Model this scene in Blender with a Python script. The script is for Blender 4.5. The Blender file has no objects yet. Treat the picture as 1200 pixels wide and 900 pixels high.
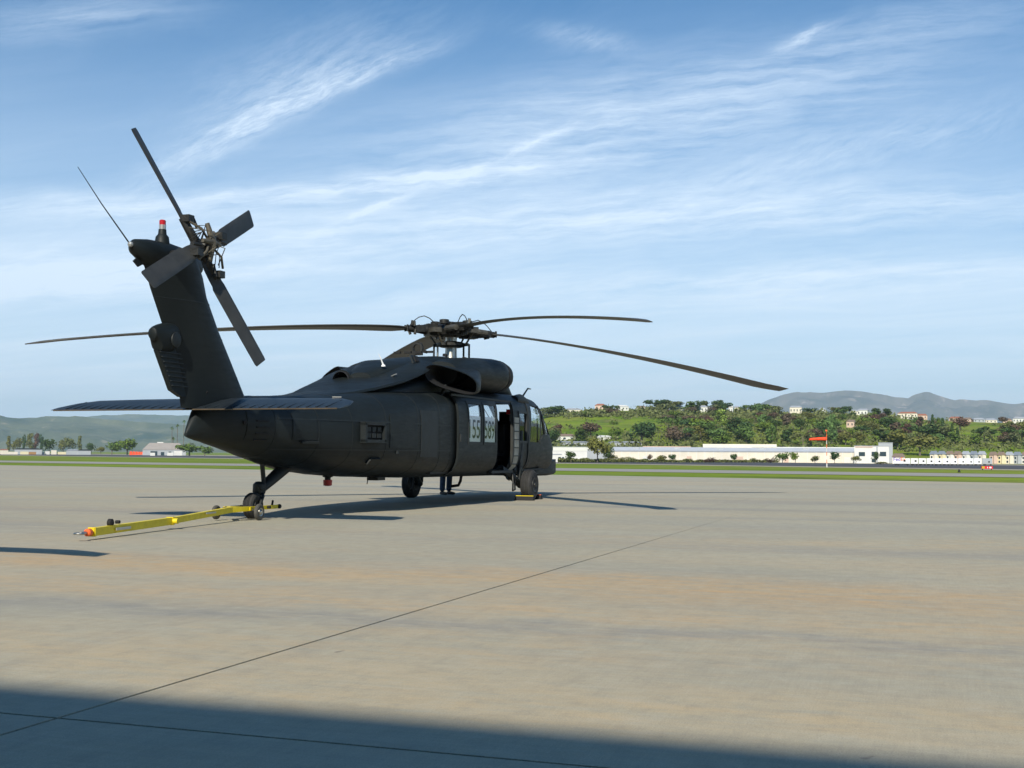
import bpy, bmesh, math, random
from math import radians as R, sin, cos, pi, sqrt, atan2
from mathutils import Vector as V, Matrix, noise as mn
random.seed(7)
S = bpy.context.scene
COL = S.collection

# ------------------------------------------------------------------ camera
CAM = V((-23.531, -9.422, .967)); YAW, PIT, ROL, FPX = .331, .0566, .0056, 1440.2
fw = V((cos(YAW)*cos(PIT), sin(YAW)*cos(PIT), sin(PIT)))
rt0 = V((sin(YAW), -cos(YAW), 0)); up0 = rt0.cross(fw)
rt = rt0*cos(ROL)+up0*sin(ROL); up = rt.cross(fw)
cd = bpy.data.cameras.new('camera'); cam = bpy.data.objects.new('camera', cd); COL.objects.link(cam)
M = Matrix((rt, up, -fw)).transposed().to_4x4(); M.translation = CAM
cam.matrix_world = M
cd.sensor_width = 36; cd.lens = FPX/1200*36; cd.clip_start = .1; cd.clip_end = 40000
S.camera = cam
# ------------------------------------------------------------------ sun, sky, exposure
SUNV = V((-1.38, -.15, 1)).normalized()
EL = math.asin(SUNV.z); ROT = atan2(SUNV.x, SUNV.y)
sl = bpy.data.lights.new('sun', 'SUN'); sl.energy = 5.0; sl.angle = R(.53); sl.color = (1, .93, .79)
so = bpy.data.objects.new('sun', sl); COL.objects.link(so); so.rotation_euler = SUNV.to_track_quat('Z', 'Y').to_euler()
so.location = (-30, -10, 40)
S.view_settings.view_transform = 'Standard'; S.view_settings.look = 'None'
S.view_settings.exposure = .20; S.view_settings.gamma = 1
S.cycles.volume_bounces = 2
W = bpy.data.worlds.new('World'); S.world = W; W.use_nodes = True

class NT:
    """small node helper"""
    def __init__(s, nt): s.nt = nt; nt.nodes.clear()
    def n(s, typ, **k):
        nd = s.nt.nodes.new(typ)
        for a, b in k.items():
            if a == 'inp':
                for i, v in b.items():
                    if isinstance(v, bpy.types.NodeSocket): s.nt.links.new(v, nd.inputs[i])
                    else: nd.inputs[i].default_value = v
            else: setattr(nd, a, b)
        return nd
    def math(s, op, a, b=0, c=0, clamp=False): return s.n('ShaderNodeMath', operation=op, use_clamp=clamp, inp={0: a, 1: b, 2: c}).outputs[0]
    def noise(s, vec, scale, detail=4, rough=.55, dist=0): return s.n('ShaderNodeTexNoise', inp={'Vector': vec, 'Scale': scale, 'Detail': detail, 'Roughness': rough, 'Distortion': dist}).outputs[0]
    def ramp(s, fac, stops):
        r = s.n('ShaderNodeValToRGB', inp={0: fac}); e = r.color_ramp.elements
        while len(e) < len(stops): e.new(.5)
        for k, (p, c) in enumerate(stops):
            e[k].position = p; e[k].color = c if len(c) == 4 else (*c, 1)
        return r.outputs[0]
    def rng(s, v, a, b, c=0, d=1): return s.n('ShaderNodeMapRange', inp={0: v, 1: a, 2: b, 3: c, 4: d}).outputs[0]
    def mix(s, f, a, b, bt='MIX'):
        m = s.n('ShaderNodeMix', data_type='RGBA', blend_type=bt)
        for i, v in ((0, f), (6, a), (7, b)):
            if isinstance(v, bpy.types.NodeSocket): s.nt.links.new(v, m.inputs[i])
            else: m.inputs[i].default_value = v if not isinstance(v, tuple) or len(v) == 4 else (*v, 1)
        return m.outputs[2]
    def map(s, vec, scale=(1, 1, 1), rot=(0, 0, 0), loc=(0, 0, 0)): return s.n('ShaderNodeMapping', inp={0: vec, 1: loc, 2: rot, 3: scale}).outputs[0]

w = NT(W.node_tree)
sky = w.n('ShaderNodeTexSky', sky_type='NISHITA', sun_disc=False, sun_elevation=EL, sun_rotation=ROT, air_density=1.0, dust_density=.6, ozone_density=2.2, altitude=100)
tc = w.n('ShaderNodeTexCoord'); sp = w.n('ShaderNodeSeparateXYZ', inp={0: tc.outputs['Generated']})
dz = w.math('ADD', w.math('MAXIMUM', sp.outputs[2], 0), .10)
cx = w.math('DIVIDE', sp.outputs[0], dz); cy = w.math('DIVIDE', sp.outputs[1], dz)
cv = w.n('ShaderNodeCombineXYZ', inp={0: cx, 1: cy, 2: 0}).outputs[0]
warp = w.n('ShaderNodeTexNoise', inp={'Vector': cv, 'Scale': .35, 'Detail': 3}).outputs[1]
cv2 = w.n('ShaderNodeVectorMath', operation='MULTIPLY_ADD', inp={0: warp, 1: (1.6, 1.6, 0), 2: cv}).outputs[0]
def aniso(v, rot, sc, loc=(0, 0, 0)): return w.map(w.map(v, (1, 1, 1), (0, 0, R(rot)), loc), sc)
streak = w.noise(aniso(cv2, 100, (.22, .75, 1)), 1.0, 9, .62, .3)
big = w.noise(aniso(cv, 75, (.35, .6, 1), (3.1, 1.7, 0)), .55, 4, .5, .3)
fine = w.noise(aniso(cv2, 118, (.5, 2.6, 1)), 1.7, 8, .68, .4)
puff = w.noise(cv2, 3.2, 7, .7, .2)
c1 = w.rng(streak, .38, .64); c2 = w.rng(big, .36, .62, .10, 1)
cl = w.math('MULTIPLY', w.math('MULTIPLY', c1, c2), w.rng(puff, .25, .7, .75, 1.1))
cl = w.math('ADD', cl, w.math('MULTIPLY', w.rng(fine, .50, .78), w.math('MULTIPLY', c2, .55)))
low = w.math('MULTIPLY', w.math('POWER', w.rng(sp.outputs[2], .0, .40, 1, 0), 1.45), 1.15)
veil = w.math('MULTIPLY', w.rng(w.noise(aniso(cv2, 88, (.14, .9, 1), (9, 2, 0)), 1.3, 8, .66, .25), .36, .66), w.rng(sp.outputs[2], .32, .14, .05, .85))
cl = w.math('ADD', cl, veil)
cl = w.math('ADD', w.math('MULTIPLY', w.math('MULTIPLY', cl, .32), w.rng(sp.outputs[2], .15, .55, 1, .25)), low)
# named cirrus streaks at their bearings in the sky, in hundredths of a radian-like unit off the southern bearing
def dotc(v_): return w.n('ShaderNodeVectorMath', operation='DOT_PRODUCT', inp={0: tc.outputs['Generated'], 1: tuple(v_)}).outputs['Value']
df = w.math('MAXIMUM', dotc(fw), .05); front = w.rng(dotc(fw), .1, .4)
X_ = w.math('MULTIPLY', w.math('DIVIDE', dotc(rt), df), FPX/100); Y_ = w.math('MULTIPLY', w.math('DIVIDE', dotc(up), df), FPX/100)
xy = w.n('ShaderNodeCombineXYZ', inp={0: X_, 1: Y_, 2: 0}).outputs[0]
wv = w.n('ShaderNodeTexNoise', inp={'Vector': xy, 'Scale': .8, 'Detail': 5, 'Roughness': .6}).outputs[1]
xyw = w.n('ShaderNodeVectorMath', operation='MULTIPLY_ADD', inp={0: wv, 1: (.55, .25, 0), 2: xy}).outputs[0]
sw = w.n('ShaderNodeSeparateXYZ', inp={0: xyw})
fib = w.rng(w.noise(w.map(w.map(xyw, (1, 1, 1), (0, 0, R(-24))), (1.3, 6.5, 1)), 1.5, 10, .74, .1), .34, .64, .12, 1.0)
fib2 = w.rng(w.noise(w.map(w.map(xyw, (1, 1, 1), (0, 0, R(-5))), (.5, 4.6, 1)), 1.3, 10, .70, .05), .33, .66, .15, 1.05)
tot = None
for (cxp, cyp, ln, wd, an, st_, fb) in ((300, 138, 150, 20, 29, .50, 0), (425, 88, 95, 11, 24, .42, 0), (330, 85, 120, 40, 25, .22, 0), (760, 135, 330, 58, 9, .50, 1), (612, 172, 90, 5, 27, .34, 0), (440, 243, 50, 5, 22, .40, 0), (943, 41, 36, 7, 24, .62, 0), (690, 45, 60, 12, -8, .28, 0), (900, 245, 420, 36, 2, .46, 1), (430, 218, 260, 15, 6, .46, 1), (90, 18, 130, 24, 5, .30, 1), (300, 300, 330, 40, 3, .34, 1), (900, 330, 400, 26, 3, .36, 1), (1000, 175, 230, 26, 12, .26, 0), (60, 240, 160, 16, 0, .34, 1), (60, 330, 160, 22, 3, .34, 1), (1080, 30, 160, 26, 12, .22, 1)):
    dx = w.math('SUBTRACT', sw.outputs[0], (cxp-600)/100+.27); dy = w.math('SUBTRACT', sw.outputs[1], (450-cyp)/100+.12); ca, sa = cos(R(an)), sin(R(an))
    a_ = w.math('ADD', w.math('MULTIPLY', dx, ca*100/ln), w.math('MULTIPLY', dy, sa*100/ln)); b_ = w.math('ADD', w.math('MULTIPLY', dx, -sa*100/wd), w.math('MULTIPLY', dy, ca*100/wd))
    g_ = w.math('EXPONENT', w.math('MULTIPLY', w.math('ADD', w.math('MULTIPLY', a_, a_), w.math('MULTIPLY', b_, b_)), -1.0))
    g_ = w.math('MULTIPLY', w.math('MULTIPLY', g_, st_), fib2 if fb else fib)
    tot = g_ if tot is None else w.math('ADD', tot, g_)
cl = w.math('ADD', w.math('MULTIPLY', cl, .80), w.math('MULTIPLY', w.math('MULTIPLY', tot, 1.12), front))
cl = w.math('MINIMUM', cl, .95)
skyc = w.mix(1.0, sky.outputs[0], (.20, .84, 1.24), 'MULTIPLY')
mixed = w.mix(cl, skyc, (10.2, 11.9, 13.9))
w.n('ShaderNodeOutputWorld', inp={0: w.n('ShaderNodeBackground', inp={0: mixed, 1: .075}).outputs[0]})

# ------------------------------------------------------------------ materials
MATS = {}
def mat(name, base, rough=.6, metal=0, var=.25, scale=3, bump=.0, bscale=40, fn=None, spec=.5, coat=0):
    if name in MATS: return MATS[name]
    m = bpy.data.materials.new(name); m.use_nodes = True; t = NT(m.node_tree)
    tcn = t.n('ShaderNodeTexCoord'); vec = tcn.outputs['Object']
    if fn: col, bmp, rg = fn(t, vec)
    else:
        f = t.noise(vec, scale, 5, .6)
        a = tuple(c*(1-var) for c in base); b = tuple(min(1, c*(1+var)) for c in base)
        col = t.mix(t.rng(f, .3, .7), a, b); bmp = None; rg = None
    bs = t.n('ShaderNodeBsdfPrincipled', inp={'Base Color': col, 'Roughness': rg if rg else rough, 'Metallic': metal, 'Specular IOR Level': spec, 'Coat Weight': coat})
    if bmp or bump:
        h = bmp if bmp else t.noise(vec, bscale, 3, .6)
        bn = t.n('ShaderNodeBump', inp={'Strength': bump if bump else .3, 'Distance': .02, 'Height': h})
        t.nt.links.new(bn.outputs[0], bs.inputs['Normal'])
    t.n('ShaderNodeOutputMaterial', inp={0: bs.outputs[0]})
    MATS[name] = m; return m

def f_paint(t, v):
    n1 = t.noise(v, 1.3, 6, .6); n2 = t.noise(t.map(v, (1, 1, 6)), 3.5, 5, .7)
    c = t.mix(t.rng(n1, .3, .7), (.0065, .0098, .0108), (.0115, .0155, .0165))
    c = t.mix(t.rng(n2, .58, .85, 0, .40), c, (.018, .021, .021))
    n3 = t.noise(v, 28, 3, .7)
    c = t.mix(t.rng(n3, .66, .8, 0, .35), c, (.034, .035, .032))
    h = t.math('ADD', t.noise(v, 2.2, 2, .5), t.math('MULTIPLY', t.noise(v, 60, 3, .6), .05))
    return c, h, t.rng(n2, .3, .8, .46, .66)
PAINT = mat('aircraft_paint', None, fn=f_paint, bump=.35, spec=.28)
PAINT2 = mat('weathered_dark_paint', (.0085, .0125, .0140), .6, var=.4, scale=5, bump=.1)
BLADE = mat('blade_paint_bounce_brown', (.050, .046, .038), .5, var=.3, scale=2)  # brown of the light bounced off the ground is put into this colour
BLACK = mat('matt_black', (.008, .008, .009), .8, var=.3)
RUBBER = mat('tyre_rubber', (.028, .028, .028), .85, var=.35, scale=9, bump=.2)
STEEL = mat('bare_steel', (.45, .43, .38), .35, 1, var=.2, scale=14)
HUBM = mat('hub_metal', (.026, .026, .024), .5, .4, var=.6, scale=16, bump=.2)
TAN = mat('tan_metal', (.10, .088, .065), .55, .2, var=.4, scale=18)
def f_yel(t, v):
    n = t.noise(v, 9, 6, .7); c = t.mix(t.rng(n, .3, .7), (.62, .47, .008), (.80, .64, .012))
    return t.mix(t.rng(t.noise(v, 22, 5, .7), .6, .75, 0, .7), c, (.16, .12, .05)), None, None
YEL = mat('yellow_paint', None, .5, fn=f_yel)
RED = mat('red_lens', (.45, .01, .02), .3, var=.1)
ORANGE = mat('orange_paint', (.75, .13, .03), .5, var=.2)
ORFAB = mat('orange_fabric', (.85, .07, .02), .8, var=.15)
WPAPER = mat('white_paper', (.86, .87, .87), .7, var=.05)
INKM = mat('black_ink', (.02, .03, .035), .7, var=.1)
INT = mat('cabin_interior', (.035, .037, .035), .8, var=.4)
QUILT = mat('padded_lining', (.38, .36, .30), .85, var=.25, scale=8, bump=.3)
SILV = mat('silver_light', (.5, .5, .48), .3, .6, var=.1)
def glass(name, tint=(.93, .95, .96), rough=.02):
    m = bpy.data.materials.new(name); m.use_nodes = True; t = NT(m.node_tree)
    tr = t.n('ShaderNodeBsdfTransparent', inp={0: (*tint, 1)}); gl = t.n('ShaderNodeBsdfGlossy', inp={0: (1, 1, 1, 1), 1: rough})
    fc = t.n('ShaderNodeLayerWeight', inp={0: .5}).outputs[1]; f = t.math('ADD', t.math('MULTIPLY', t.math('POWER', fc, 5), .55), .025, clamp=True)
    t.n('ShaderNodeOutputMaterial', inp={0: t.n('ShaderNodeMixShader', inp={0: f, 1: tr.outputs[0], 2: gl.outputs[0]}).outputs[0]})
    return m
GLASS = glass('clear_glass'); GLASSD = glass('tinted_glass', (.45, .5, .53), .03)

# ------------------------------------------------------------------ mesh helpers
def link(o, parent=None):
    COL.objects.link(o)
    if parent: o.parent = parent
    return o
def mkmesh(name, vs, fs, mats, smooth=35, mi=None):
    me = bpy.data.meshes.new(name); me.from_pydata([tuple(v) for v in vs], [], fs)
    if not isinstance(mats, (list, tuple)): mats = [mats]
    for m in mats: me.materials.append(m)
    if mi: me.polygons.foreach_set('material_index', mi)
    if smooth:
        me.polygons.foreach_set('use_smooth', [True]*len(me.polygons)); me.set_sharp_from_angle(angle=R(smooth))
    me.update(); return me
class MB:
    def __init__(s): s.v = []; s.f = []; s.m = []; s.cur = 0
    def add(s, vs, fs):
        b = len(s.v); s.v += [V(v) for v in vs]; s.f += [tuple(b+i for i in f) for f in fs]; s.m += [s.cur]*len(fs); return s
    def box(s, c, d, rot=None, taper=1):
        c = V(c); h = V(d)/2; vs = []
        for z in (-1, 1):
            k = taper if z > 0 else 1
            for x, y in ((-1, -1), (1, -1), (1, 1), (-1, 1)): 
                p = V((x*h.x*k, y*h.y*k, z*h.z))
                if rot is not None: p = rot @ p
                vs.append(c+p)
        return s.add(vs, [(3, 2, 1, 0), (4, 5, 6, 7), (0, 1, 5, 4), (1, 2, 6, 5), (2, 3, 7, 6), (3, 0, 4, 7)])
    def rings(s, rings, cap=True, closed=True):
        n = len(rings[0]); vs = [p for r in rings for p in r]; fs = []
        for i in range(len(rings)-1):
            for j in range(n if closed else n-1):
                k = (j+1) % n; fs.append((i*n+j, i*n+k, (i+1)*n+k, (i+1)*n+j))
        if cap: fs.append(tuple(range(n-1, -1, -1))); fs.append(tuple((len(rings)-1)*n+j for j in range(n)))
        return s.add(vs, fs)
    def tube(s, pts, r, n=10, cap=True):
        pts = [V(p) for p in pts]; rr = r if isinstance(r, (list, tuple)) else [r]*len(pts); rings = []
        u = None
        for i, p in enumerate(pts):
            d = (pts[min(i+1, len(pts)-1)]-pts[max(i-1, 0)]).normalized()
            if u is None: u = d.orthogonal().normalized()
            u = (u-d*u.dot(d)).normalized(); w_ = d.cross(u)
            rings.append([p+(u*cos(2*pi*k/n)+w_*sin(2*pi*k/n))*rr[i] for k in range(n)])
        return s.rings(rings, cap)
    def lathe(s, c, ax, prof, n=24, cap=True):
        """prof: (distance along axis, radius)"""
        c = V(c); ax = V(ax).normalized(); u = ax.orthogonal().normalized(); w_ = ax.cross(u)
        return s.rings([[c+ax*a+(u*cos(2*pi*k/n)+w_*sin(2*pi*k/n))*max(r, 1e-4) for k in range(n)] for a, r in prof], cap)
    def build(s, name, mats, parent=None, smooth=35, **tags):
        o = bpy.data.objects.new(name, mkmesh(name, s.v, s.f, mats, smooth, s.m)); link(o, parent)
        for k, v in tags.items(): o[k] = v
        return o
def thing(name, label, cat, loc=(0, 0, 0), rz=0, group=None):
    o = bpy.data.objects.new(name, None); COL.objects.link(o); o.empty_display_size = .3
    o.location = loc; o.rotation_euler = (0, 0, rz); o['label'] = label; o['category'] = cat
    if group: o['group'] = group
    return o
def tag(o, label, cat, group=None):
    o['label'] = label; o['category'] = cat
    if group: o['group'] = group
    return o
def struct(o): o['kind'] = 'structure'; return o
def dup(root, loc, rz, label=None, sc=None, group=None):
    r = root.copy(); COL.objects.link(r); r.location = loc; r.rotation_euler = (0, 0, rz)
    if sc: r.scale = sc if isinstance(sc, (tuple, list)) else (sc, sc, sc)
    if label: r['label'] = label
    if group: r['group'] = group
    for ch in root.children:
        c = ch.copy(); COL.objects.link(c); c.parent = r
        for g in ch.children: d = g.copy(); COL.objects.link(d); d.parent = c
    return r
def lerp(tab, x):
    """piecewise linear / smooth table lookup, tab sorted by x"""
    if x <= tab[0][0]: return list(tab[0][1:])
    for a, b in zip(tab, tab[1:]):
        if x <= b[0]:
            t = (x-a[0])/(b[0]-a[0]); return [p+(q-p)*t for p, q in zip(a[1:], b[1:])]
    return list(tab[-1][1:])

# ------------------------------------------------------------------ terrain
NX = V((.957, -.288))
def base_z(x, y):
    s_ = (x-CAM.x)*NX.x+(y-CAM.y)*NX.y
    return -.006*min(max(s_-51, 0), 400)
def az_u(x, y):
    """bearing from the origin of the survey, as tangent units to the right of the main axis, and distance along it"""
    dx, dy = x-CAM.x, y-CAM.y
    d = dx*cos(YAW)+dy*sin(YAW); l = dx*sin(YAW)-dy*cos(YAW)
    return (600+FPX*l/d if d > 1 else (9999 if l > 0 else -9999)), d
RIDGE = [(480, 0), (560, 14), (640, 42), (700, 46), (760, 48.5), (850, 48), (960, 43.5), (1050, 40), (1120, 36), (1200, 36), (1350, 38), (1700, 44), (2600, 30), (3600, 0)]
def sm(t): t = min(max(t, 0), 1); return t*t*(3-2*t)
def hill_z(x, y):
    u, d = az_u(x, y)
    if d < 300 or u < 480 or u > 3600: return 0
    H = lerp(RIDGE, u)[0]
    d0, d1 = 660, 1220
    t = (d-d0)/(d1-d0)
    if t <= 0: return 0
    if t < 1:
        p = .52*sm(t/.50)+.48*sm((t-.45)/.55)
    else: p = 1-.75*sm((t-1.15)/1.6)
    nz = mn.fractal(V((x/130, y/130, 3.3)), .9, 2, 4)*4.5*min(1, t*3)
    return max(0, H*p+nz)
def terr(x, y): return base_z(x, y)+hill_z(x, y)
def ray(u, v):
    return (fw+rt*((u-600)/FPX)-up*((v-450)/FPX))
def hit(u, v, dmin=20, dmax=1400):
    r = ray(u, v); t = dmin; st = 2.
    while t < dmax:
        p = CAM+r*t
        if p.z <= terr(p.x, p.y):
            for _ in range(12):
                t -= st; st /= 2
                while True:
                    p = CAM+r*(t+st)
                    if p.z <= terr(p.x, p.y): break
                    t += st
                t += st
            p = CAM+r*t; return V((p.x, p.y, terr(p.x, p.y))), t
        t += st; st = max(1, t*.01)
    return None, None
def at(u, d):
    r = ray(u, 533); p = CAM+r*d; return V((p.x, p.y, terr(p.x, p.y)))

def f_ground(t, v):
    n1 = t.noise(v, .035, 6, .6); n2 = t.noise(v, .6, 5, .7); n3 = t.noise(v, .012, 4, .6); n4 = t.noise(v, 9, 3, .7)
    c = t.mix(t.rng(n1, .35, .65), (.085, .160, .010), (.225, .300, .018))
    c = t.mix(t.rng(n3, .46, .60, 0, .75), c, (.24, .26, .04))
    c = t.mix(t.rng(t.noise(v, .022, 6, .7), .55, .68, 0, .7), c, (.22, .18, .075))
    c = t.mix(t.rng(t.noise(v, .05, 6, .7), .56, .66, 0, .6), c, (.035, .075, .012))
    c = t.mix(t.rng(n2, .45, .75, 0, .65), c, (.045, .085, .014))
    c = t.mix(t.rng(t.noise(v, .25, 6, .7), .54, .72, 0, .6), c, (.23, .22, .08))
    c = t.mix(t.rng(n4, .5, .8, 0, .4), c, (.19, .19, .06))
    return c, n4, None
GRASS = mat('grass_ground', None, .9, fn=f_ground, bump=.3, spec=.1)
def polar():
    vs = []; fs = []
    rr = [6]; 
    while rr[-1] < 26000: rr.append(rr[-1]+max(3, rr[-1]*.042))
    azs = []; a = 0
    N = 420
    for i in range(N): azs.append(2*pi*i/N)
    # denser towards the view
    azs = sorted(set([round(a, 5) for a in azs]+[round(YAW+R(k*.35), 5) % round(2*pi, 5) for k in range(-90, 91)]))
    n = len(azs); vs.append((CAM.x, CAM.y, 0-.03))
    for r in rr:
        for a in azs:
            x, y = CAM.x+r*cos(a), CAM.y+r*sin(a); vs.append((x, y, terr(x, y)-.03))
    for j in range(n): fs.append((0, 1+j, 1+(j+1) % n))
    for i in range(len(rr)-1):
        for j in range(n):
            k = (j+1) % n; b = 1+i*n; c = b+n
            fs.append((b+j, c+j, c+k, b+k))
    o = bpy.data.objects.new('ground', mkmesh('ground', vs, fs, GRASS, 60)); link(o); struct(o)
polar()

# ---- apron of big concrete slabs, recessed joints between them
def f_conc(t, v):
    base = t.noise(v, .22, 6, .6)
    c = t.mix(t.rng(base, .3, .7), (.400, .372, .278), (.490, .450, .338))
    pt = t.noise(t.map(v, (.7, .22, 1)), .9, 6, .65, .4)
    c = t.mix(t.rng(pt, .42, .68, 0, .45), c, (.315, .30, .255))
    bx = t.noise(t.map(v, (1.6, 30, 1)), 2.0, 4, .65)
    c = t.mix(t.rng(bx, .38, .72, 0, .32), c, (.27, .255, .22))
    by = t.noise(t.map(v, (30, 1.2, 1)), 2.0, 4, .65)
    c = t.mix(t.rng(by, .40, .72, 0, .40), c, (.30, .285, .24))
    br2 = t.noise(t.map(v, (9, .5, 1)), 2.0, 5, .7)
    c = t.mix(t.rng(br2, .48, .8, 0, .35), c, (.54, .49, .40))
    rs = t.math('MULTIPLY', t.rng(t.noise(t.map(v, (1, .22, 1), (0, 0, 0), (2.4, 7, 0)), .33, 6, .65, .5), .45, .66), t.rng(t.noise(t.map(v, (3.2, .8, 1)), 1.6, 8, .8), .40, .62))
    c = t.mix(t.math('MULTIPLY', rs, .62), c, (.56, .385, .20))
    sx_ = t.n('ShaderNodeSeparateXYZ', inp={0: v}).outputs[0]; wob = t.math('MULTIPLY', t.math('SUBTRACT', t.noise(t.map(v, (.4, .28, 1)), 1.0, 5, .6), .5), 3.0)
    xx = t.math('ADD', sx_, wob)
    fl = t.rng(t.noise(t.map(v, (4.5, 1.0, 1)), 1.8, 8, .78), .36, .62)
    for x0, wd, st_, cc in ((-14.5, .75, .75, (.60, .37, .16)), (-16.2, .45, .70, (.58, .39, .20)), (-17.0, .30, .75, (.235, .24, .24)), (-12.4, .5, .35, (.55, .40, .23)), (-18.7, .55, .55, (.60, .44, .24)), (-10.2, .5, .4, (.26, .26, .25)), (-6.5, .7, .4, (.27, .27, .26))):
        g_ = t.math('DIVIDE', t.math('SUBTRACT', xx, x0), wd); g_ = t.math('EXPONENT', t.math('MULTIPLY', t.math('MULTIPLY', g_, g_), -1.0))
        c = t.mix(t.math('MULTIPLY', t.math('MULTIPLY', g_, st_), fl), c, cc)
    rs2 = t.math('MULTIPLY', t.rng(t.noise(v, .5, 4, .6), .46, .62), t.rng(t.noise(t.map(v, (1.5, 1, 1)), 9, 6, .8), .55, .70))
    c = t.mix(t.math('MULTIPLY', rs2, .55), c, (.60, .45, .24))
    dk = t.noise(t.map(v, (1, .10, 1), (0, 0, 0), (5, 0, 0)), .42, 6, .65, .5)
    c = t.mix(t.rng(dk, .54, .68, 0, .50), c, (.235, .235, .235))
    tyre = t.noise(t.map(v, (.10, 1.4, 1), (0, 0, R(66))), .7, 4, .6, 1.8)
    c = t.mix(t.rng(tyre, .60, .72, 0, .16), c, (.20, .19, .18))
    mo = t.noise(v, 6, 9, .75)
    c = t.mix(t.rng(mo, .50, .70, 0, .38), c, (.24, .225, .185))
    c = t.mix(t.rng(mo, .48, .32, 0, .30), c, (.56, .52, .42))
    gr = t.noise(v, 150, 4, .85)
    c = t.mix(t.rng(gr, .42, .66, 0, .55), c, (.20, .185, .155))
    c = t.mix(t.rng(t.noise(v, 70, 3, .7), .60, .72, 0, .35), c, (.58, .54, .44))
    sp_ = t.noise(v, 1.7, 2, .5)
    c = t.mix(t.rng(t.noise(v, 5.5, 2, .5), .765, .80, 0, .6), c, (.15, .13, .11))
    return c, t.math('ADD', t.math('MULTIPLY', bx, .6), gr), None
CONC = mat('concrete', None, .85, fn=f_conc, bump=.22, spec=.3)
JOINT = mat('joint_filler', (.055, .05, .045), .9, var=.4, scale=3)
A0, A1 = V((44.12, 50.46)), V((25.19, -12.5)); ad = (A0-A1).normalized()
E0 = A0+ad*130; E1 = A1-ad*70
jx, jy, g = -19.79, -6.40, .009
def edge_x(y):
    t = (y-E1.y)/(E0.y-E1.y); return E1.x+(E0.x-E1.x)*t
apron = thing('apron', 'pale concrete aircraft parking apron with two dark slab joints', 'apron'); del apron['label'], apron['category']; apron['kind'] = 'structure'
def poly(name, pts, z, m, parent, th=.05):
    b = MB(); n = len(pts)
    b.add([(x, y, z) for x, y in pts]+[(x, y, z-th) for x, y in pts], [tuple(range(n))]+[(i, i+n, (i+1) % n+n, (i+1) % n) for i in range(n)])
    return b.build(name, m, parent, 0)
def row(y0, y1, x0, x1):  # slab cut by the slanted far edge
    xs1a = edge_x(y0) if x1 is None else x1; xs1b = edge_x(y1) if x1 is None else x1
    return [(x0, y0), (xs1a, y0), (xs1b, y1), (x0, y1)]
YA, YB, XA = -75, 175, -70
poly('joint_bed', [(XA, YA), (edge_x(YA), YA), (edge_x(YB), YB), (XA, YB)], -.012, JOINT, apron, .01)
def joint(sd): return [(-4.5, jy+sd*.0015), (-9.5, jy+sd*.0055), (-13, jy+sd*g)]      # the joint closes up towards the far end
for pts in (row(YA, jy-g, XA, jx-g), row(jy+g, YB, XA, jx-g), [(jx+g, YA), (edge_x(YA), YA), (edge_x(jy), jy-.001)]+joint(-1)+[(jx+g, jy-g)], [(jx+g, jy+g)]+joint(1)[::-1]+[(edge_x(jy), jy+.001), (edge_x(YB), YB), (jx+g, YB)]):
    poly('concrete_slab', pts, .0, CONC, apron, .03)
# small stone chip lying on the apron
def band(name, a_y, b_y, m, off):
    """strip of ground between two surveyed lines, each given by its height at the left and right of the view"""
    ed = []
    for (v0, v1) in (a_y, b_y):
        e = [hit(k*25, v0+(v1-v0)*k*25/1200, 20, 9000)[0] for k in range(-8, 59)]
        ed.append(e)
    ok = [i for i in range(67) if ed[0][i] is not None and ed[1][i] is not None]; raw = ed; ed = []
    for r_ in raw:
        e = [r_[i].xy for i in ok]
        L0 = (e[0]-e[3]).normalized(); L1 = (e[-1]-e[-4]).normalized()
        ed.append([e[0]+L0*d for d in (900, 400, 150)]+e+[e[-1]+L1*d for d in (100, 300, 700)])
    vs = []; n = min(len(ed[0]), len(ed[1]))
    for i in range(n):
        for j_ in range(25): q = ed[0][i].lerp(ed[1][i], (j_/24)**1.5); vs.append((q.x, q.y, base_z(q.x, q.y)+off))
    fs = [(25*i+j, 25*i+j+1, 25*i+j+26, 25*i+j+25) for i in range(n-1) for j in range(24)]
    o = bpy.data.objects.new(name, mkmesh(name, vs, fs, m, 0)); link(o); return struct(o)
ASPH = mat('asphalt', (.055, .055, .062), .9, var=.25, scale=.08)
PATHM = mat('service_road_surface', (.30, .28, .25), .9, var=.12, scale=.1)
SHLD = mat('dry_shoulder', (.33, .29, .21), .95, var=.2, scale=.05)
band('taxiway', (541.6, 559.3), (539.5, 555.6), PATHM, -.012)
band('runway_shoulder', (533.6, 551.0), (530.5, 544.3), SHLD, -.020)
band('runway', (533.2, 549.8), (531.3, 545.6), ASPH, .0)

exec_parts = []
# ------------------------------------------------------------------ helicopter
HELI = thing('helicopter', 'dark grey military transport helicopter parked on the apron with its cabin door slid open', 'helicopter')
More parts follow.
